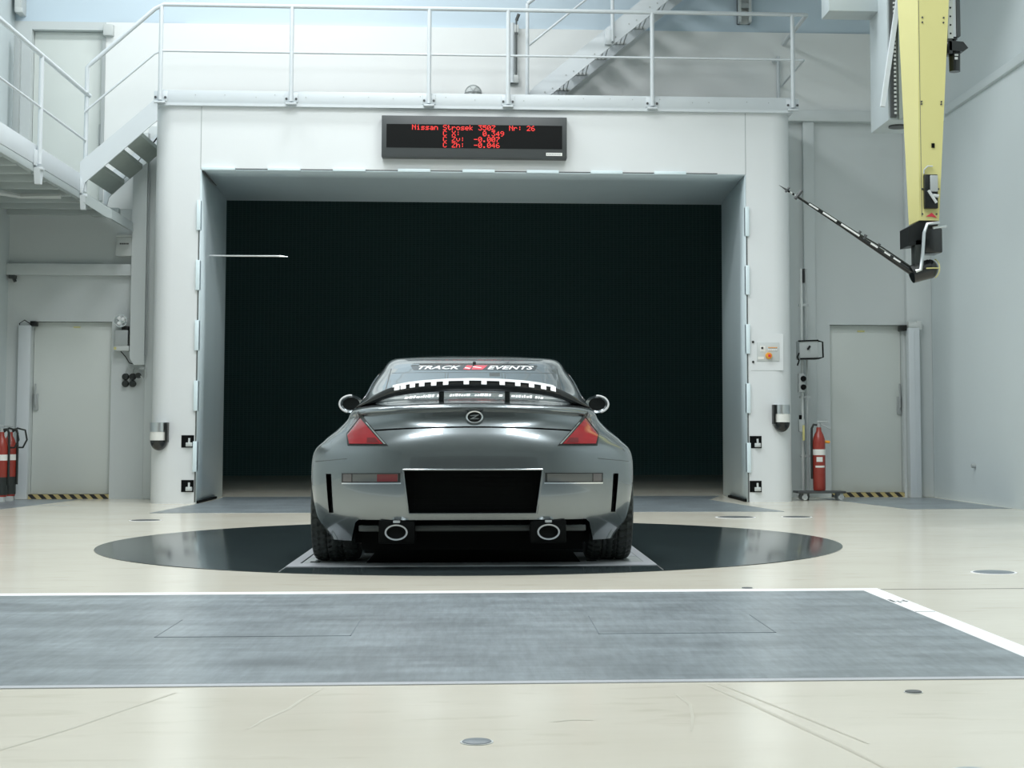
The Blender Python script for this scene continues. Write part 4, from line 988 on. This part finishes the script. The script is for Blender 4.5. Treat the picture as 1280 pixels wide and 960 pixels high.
pt(MB().tube((3.83, 18.30, 0), (3.83, 18.30, 2.75), .016, n=10), 'pipe', M['ltbox'])
pt(MB().tube((3.89, 18.30, 0), (3.89, 18.30, 2.75), .014, n=10), 'pipe', M['greybox'])
pt(MB().box(3.845, 3.87, 18.28, 18.31, 2.58, 2.75), 'clip', M['black'])
for z in (.5, 1.2, 2.3): pt(MB().box(3.80, 3.92, 18.29, 18.33, z, z + .03, .003), 'clip', M['greybox'])
o, pt = thing('wall_outlet', (3.80, 18.2, 1.38), 'dark outlet strip on the pipe below the switch box', 'outlet')
pt(MB().box(3.765, 3.835, 18.18, 18.25, 1.27, 1.49, .006), 'housing', M['greybox'])
for z in (1.33, 1.43): pt(MB().lathe([(0, -.03), (.03, -.028), (.034, 0)], (3.82, 18.18, z), 'y', 14), 'socket_cup', M['dark'])
o, pt = thing('hand_lamp', (3.80, 18.2, .82), 'small dark hand lamp with yellow grip hanging on the pipe', 'lamp')
pt(MB().box(3.76, 3.83, 18.17, 18.22, .80, .95, .008), 'body', M['greybox'])
pt(MB().tube((3.815, 18.17, .70), (3.815, 18.17, .88), .014, n=8), 'grip', M['yellow'])
pt(MB().tube((3.78, 18.18, .95), (3.78, 18.18, 1.0), .018, n=8), 'hook', M['dark'])
# bracket on the upper wall, channel above
o, pt = thing('wall_bracket', (3.28, BY, 6.05), 'grey steel channel bracket hanging on the upper wall at right', 'bracket')
pt(MB().box(3.20, 3.23, BY - .12, BY + .03, 5.90, 6.6).box(3.33, 3.36, BY - .12, BY + .03, 5.90, 6.6).box(3.20, 3.36, BY - .02, BY + .03, 5.9, 6.6), 'channel', M['ltbox'])
pt(MB().box(3.225, 3.335, BY - .11, BY - .03, 6.08, 6.14), 'cross_piece', M['greybox'])
o, pt = thing('corner_bracket', (-5.5, BY, 6.0), 'small pale bracket on the wall above the upper left door', 'bracket')
pt(MB().box(-5.63, -5.55, BY - .20, BY + .03, 5.86, 6.5, .006).box(-5.60, -5.52, BY - .26, BY - .16, 5.84, 5.90, .006), 'channel', M['ltbox'])

# fire extinguishers
def extinguisher(x, y, z, label, rz=0, s=1.0, hose=True, group=None):
    o = empty('fire_extinguisher', (x, y, z), rz); tag(o, label, 'fire extinguisher', group); o.scale = (s, s, s)
    cy_ = MB().lathe([(0, 0), (.06, 0), (.066, .02), (.066, .50), (.062, .54), (.045, .59), (.028, .62), (.025, .66), (0, .66)], (0, 0, 0), 'z', 24).build('cylinder', M['red'], o)
    MB().lathe([(.0668, .37), (.0668, .43)], (0, 0, 0), 'z', 24).build('label_band', M['label'], cy_, 'white printed band')
    MB().lathe([(.0668, .24), (.0668, .26)], (0, 0, 0), 'z', 24, a0=-2.4, a1=-.8).lathe([(.0668, .30), (.0668, .35)], (0, 0, 0), 'z', 24, a0=-2.2, a1=-1.2).build('label_print', M['label'], cy_)
    MB().tube((0, 0, .66), (0, 0, .70), .02, n=10).box(-.02, .10, -.012, .012, .71, .73, .004).prism([(.02, .69), (.12, .64), (.125, .65), (.02, .71)], -.010, .010, 'y').build('valve', M['greybox'], o)
    MB().path([(-.02, 0, .685), (-.055, 0, .69), (-.075, 0, .65), (-.078, 0, .5), (-.078, 0, .12)], .012, 8).build('hose', M['rubber'], o)
    MB().tube((.06, 0, .51), (.115, 0, .505), .014, n=8).build('nozzle', M['orange'], o)
    return o
extinguisher(3.985, 18.12, .115, 'red fire extinguisher standing on the dolly beside the right door', 0, 1.12)
def ext_left(x, y, label):
    o = extinguisher(x, y, .06, label, PI, 1.12, True, 'extinguishers at the left edge')
    MB().lathe([(.068, .02), (.068, .20)], (0, 0, 0), 'z', 20).build('base_sleeve', M['rubber'], o)
    MB().path([(.03 * 0, -.07, .66), (-.05, -.08, .70), (-.13, -.08, .68), (-.15, -.08, .58), (-.11, -.08, .50), (-.04, -.075, .50)], .010, 8).build('hose_loop', M['rubber'], o)
    MB().box(-.05, .05, .0, .07, -.05, 0).build('bracket', M['ltbox'], o)
ext_left(-5.45, 18.44, 'red fire extinguisher beside the guide post of the lower left door')
ext_left(-5.475, 18.20, 'red fire extinguisher at the left edge, nearer the corner wall')
# signs on the left wall
for nm, z, m_, lab_ in (('wall_sign', 1.66, 'redsign', 'red square flag sign on the left wall'), ('wall_sign', 1.37, 'bluesign', 'blue square flag sign below the red one on the left wall')):
    o, pt = thing(nm, (-5.64, 18.2, z), lab_, 'sign')
    pt(MB().box(-5.68, -5.56, 18.19, 18.20, z, z + .19, .002), 'panel', M[m_])
    pt(MB().box(-5.68, -5.65, 18.20, 18.23, z + .05, z + .14), 'mount', M['ltbox'])
    pt(MB().box(-5.64, -5.60, 18.186, 18.191, z + .05, z + .12), 'symbol', M['white_print'])
# dolly
o, pt = thing('dolly', (4.0, 18.15, 0), 'low dark dolly on casters carrying the red extinguisher', 'dolly')
pt(MB().box(3.70, 4.27, 17.98, 18.27, .085, .11, .006), 'platform', M['bezel'])
for x in (3.79, 4.22):
    for y in (18.02, 18.23):
        c = pt(MB().lathe([(0, -.015), (.030, -.015), (.034, -.008), (.034, .008), (.030, .015), (0, .015)], (x, y, .038), 'y', 18), 'caster', M['ltbox'])
        pt(MB().box(x - .02, x + .02, y - .022, y - .017, .03, .085).box(x - .02, x + .02, y + .017, y + .022, .03, .085), 'caster_fork', M['greybox'], None, c)
# small things on the right wall / left corner
o, pt = thing('rubber_buffer', (WR, 17.0, .5), 'tiny dark buffer low on the right wall', 'buffer')
pt(MB().lathe([(0, -.05), (.025, -.045), (.03, 0)], (WR, 17.3, .42), 'x', 12), 'cap', M['greybox'])
o, pt = thing('wall_hook', (-5.6, BY - .1, 2.62), 'small dark hook under the beam above the lower left door', 'hook')
pt(MB().tube((-5.62, BY - .06, 2.68), (-5.58, BY - .06, 2.60), .02, n=8).box(-5.65, -5.58, BY - .1, BY - .0, 2.64, 2.68), 'hook', M['bezel'])

# ================================================================== MEASURING ROBOT
rb = empty('measuring_robot', (3.6, 12.6, CEIL)); tag(rb, 'yellow hanging robot mast with black head and long probe arm', 'robot')
def rp(mb, n, m, lab=None, par=None):
    q = mb.build(n, m, None, lab); q.parent = par or rb; q.matrix_parent_inverse = Matrix() if par else Matrix.Translation((-3.6, -12.6, -CEIL)); return q
rp(MB().box(3.545, 4.05, 13.2, 13.8, 3.515, CEIL, .006), 'column', M['column'])
rp(MB().box(3.10, 3.56, 13.5, 13.8, 4.56, 5.2, .006), 'carriage', M['column'])
m = MB().box(3.56, 3.61, 13.16, 13.2, 3.535, CEIL)
rk = rp(m, 'rack', M['bezel'], 'dark toothed rack')
m = MB()
for k in range(46): z = 3.56 + k * .036; m.box(3.588, 3.606, 13.145, 13.16, z, z + .018)
rp(m, 'rack_teeth', M['ltbox'], None, rk)['kind'] = 'stuff'
rp(MB().box(3.63, 3.665, 13.15, 13.2, 3.52, CEIL), 'guide_rail', M['tread'], 'olive grey guide rail')
rp(MB().path([(3.70 - .04, 13.14, 4.75), (3.48, 13.14, 3.62)], .028, 4), 'strut', M['steel_w'])
rp(MB().lathe([(.04, 3.50), (.085, 3.50), (.085, 3.515), (.04, 3.515)], (3.70, 13.45, 0), 'z', 24), 'ring', M['bezel'])
rp(MB().box(1.9, WR - .02, 15.0, 15.6, 6.25, CEIL, .02), 'shade_beam', M['wall'], 'unseen overhead beam added to shade the upper wall at right')  # added out of view to keep lamp light off the right upper wall
def mast_sec(z):
    t = (4.242 - z) / 1.77      # 0 at frame top, 1 at mast foot
    return (3.473 - .013 * t, 3.727 - .107 * t, 12.0, 12.57 - .27 * t)
msec = []
for z in (CEIL - 1.0, 4.242, 2.47):
    a, b, c, d = mast_sec(max(z, 4.242 - 1.0) if z > 4.3 else z); msec.append([(a, c, z), (b, c, z), (b, d, z), (a, d, z)])
mast = rp(MB().loft(msec, True, True, smooth=False), 'mast', M['yellow'], 'tapering yellow mast')
rp(MB().box(3.40, 4.0, 11.9, 13.3, CEIL - 1.0, CEIL - .0, .01), 'trolley', M['wall'])
def on_face(u, z):
    a, b, c, d = mast_sec(z); return a + (b - a) * u
for z, us in ((4.10, (.15, .85)), (4.06, (.15, .85)), (3.42, (.12, .88)), (3.40, (.12, .88)), (2.72, (.15, .9)), (2.52, (.15, .85))):
    for u in us: rp(MB().tube((on_face(u, z), 12.002, z), (on_face(u, z), 11.992, z), .007, n=8), 'screw', M['bezel'], None, mast)
rp(MB().box(on_face(.6, 3.06) - .012, on_face(.6, 3.06) + .012, 11.99, 12.003, 3.05, 3.085), 'latch', M['dark'], None, mast)
rp(MB().box(on_face(.05, 3.6), on_face(.05, 3.6) + .004, 11.999, 12.001, 2.5, 4.24), 'panel_joint', M['seam'], None, mast)
cb = rp(MB().box(3.495, 3.60, 11.95, 12.0, 2.56, 2.83, .006), 'connector_box', M['black'], 'black connector box with grey cover')
rp(MB().box(3.535, 3.595, 11.93, 11.95, 2.69, 2.82, .005), 'cover', M['greybox'], None, cb)
rp(MB().tube((3.52, 11.94, 2.70), (3.58, 11.93, 2.60), .012, n=8).tube((3.555, 11.94, 2.66), (3.60, 11.94, 2.655), .014, n=8), 'plug', M['ltbox'], None, cb)
rp(MB().path([(3.50, 11.99, 2.84), (3.50, 11.985, 2.87), (3.53, 11.985, 2.90), (3.57, 11.985, 2.90)], .006, 6), 'cable', M['ltbox'], None, cb)
rp(MB().prism([(3.515, 2.50), (3.56, 2.53), (3.60, 2.49), (3.56, 2.50)], 11.992, 12.0, 'y'), 'warning_mark', M['redsign'], None, mast)
hd = rp(MB().prism([(3.38, 2.42), (3.47, 2.47), (3.62, 2.47), (3.60, 2.30), (3.47, 2.28), (3.38, 2.27)], 12.02, 12.28, 'y'), 'wrist_block', M['black'], 'black wrist block')
rp(MB().box(3.485, 3.625, 11.93, 12.14, 2.205, 2.40, .012), 'drive_box', M['carbon'])
rp(MB().box(3.43, 3.49, 12.02, 12.14, 2.05, 2.32, .006), 'yoke', M['rubber'])
rp(MB().path([(3.60, 11.93, 2.445), (3.50, 11.92, 2.43), (3.475, 11.92, 2.36), (3.465, 11.93, 2.20), (3.445, 11.93, 2.07), (3.41, 11.94, 2.06)], .014, 8), 'hose', M['alu'])
rp(MB().path([(3.66, 11.95, 2.42), (3.55, 11.94, 2.40)], .012, 8), 'hose', M['alu'])
bl = rp(MB().tube((3.405, 12.05, 2.045), (3.555, 12.05, 2.09), .072, .078, n=24).lathe([(.078 * math.cos(t), .07 * math.sin(t)) for t in [PI / 2 * k / 6 for k in range(7)]], (3.55, 12.05, 2.088), 'x', 24), 'ball_joint', M['carbon'], 'glossy black barrel joint')
rp(MB().path([(3.575 + .035 * math.cos(t), 12.05 - .076 * math.cos(t * 1), 2.09 + .078 * math.sin(t)) for t in [-1.2 + 2.4 * k / 12 for k in range(13)]], .005, 6), 'yellow_cross', M['yellow'], None, bl)
rp(MB().path([(3.50, 11.965, 2.085), (3.56, 11.968, 2.088), (3.61, 11.99, 2.09), (3.63, 12.04, 2.09)], .005, 6), 'yellow_cross', M['yellow'], None, bl)
A, B = Vector((3.40, 12.05, 2.07)), Vector((2.50, 12.05, 2.655)); Tp = Vector((2.352, 12.05, 2.748))
arm = rp(MB().path([A, A.lerp(B, .3), A.lerp(B, .6), B], [.030, .022, .014, .009], 10), 'probe_arm', M['carbon'], 'long tapering black probe arm')
for a, b, off in ((.10, .16, .012), (.19, .24, .010), (.30, .36, .008), (.46, .62, .008), (.66, .78, .006), (.82, .9, .004)):
    p0, p1 = A.lerp(B, a), A.lerp(B, b); n_ = Vector((0, -1, .35)).normalized(); r0 = .03 - .021 * a
    rp(MB().path([p0 + n_ * r0, p1 + n_ * (r0 - .002)], .0075, 6), 'silver_wrap', M['tapealu'], None, arm)
for a in (.3, .42, .47): 
    p0 = A.lerp(B, a); rp(MB().tube(p0 + Vector((.0, -.01, .005)), p0 + Vector((.02, -.012, .04)), .013, n=8), 'clamp', M['bezel'], None, arm)
rp(MB().path([A + Vector((0, -.02, .03)), A.lerp(B, .25) + Vector((0, -.02, .035)), A.lerp(B, .5) + Vector((0, -.015, .02)), A.lerp(B, .9) + Vector((0, -.01, .012))], .006, 6), 'cable', M['rubber'], None, arm)
rp(MB().tube(B + Vector((-.02, 0, -.015)), B + Vector((.035, 0, .05)), .014, n=8), 'cross_clamp', M['bezel'], None, arm)
rp(MB().tube(B, B.lerp(Tp, .55), .006, n=8), 'sting', M['ltbox'], None, arm)
for t in (.18, .42): rp(MB().tube(B.lerp(Tp, t), B.lerp(Tp, t + .1), .008, n=8), 'sting_ring', M['dark'], None, arm)
rp(MB().tube(B.lerp(Tp, .58) + Vector((-.01, 0, -.015)), B.lerp(Tp, .58) + Vector((.02, 0, .02)), .009, n=8).tube(B.lerp(Tp, .55), Tp, .009, .001, n=8), 'probe_tip', M['bezel'], None, arm)
rp(MB().box(3.745, 3.79, 12.10, 12.18, 3.96, 7.2), 'side_rail', M['ltbox'], 'pale rail with dark holes')
m = MB()
for k in range(9): z = 4.0 + k * .07; m.tube((3.768, 12.095, z), (3.768, 12.102, z), .007, n=8)
rp(m, 'rail_hole', M['dark'])
rp(MB().box(3.79, 3.82, 12.12, 12.2, 3.98, 7.2), 'side_rail', M['steel_w'])
rp(MB().box(3.822, 3.85, 12.1, 12.2, 3.98, 7.2), 'side_rail', M['bezel'], 'dark toothed rail')
mo = rp(MB().tube((3.812, 12.15, 3.87), (3.812, 12.15, 3.70), .047, .044, n=20).box(3.73, 3.78, 12.08, 12.2, 3.83, 3.94, .008).prism([(3.75, 3.94), (3.865, 3.93), (3.905, 3.88), (3.865, 3.85), (3.75, 3.86)], 12.08, 12.2, 'y').tube((3.812, 12.15, 3.92), (3.812, 12.15, 3.99), .016, n=10).tube((3.812, 12.15, 3.96), (3.812, 12.15, 4.0), .026, n=12), 'drive_motor', M['carbon'], 'black drive motor')
rp(MB().box(3.80, 3.825, 12.104, 12.113, 3.79, 3.81).box(3.80, 3.83, 12.104, 12.113, 3.82, 3.835), 'motor_label', M['ltbox'], None, mo)
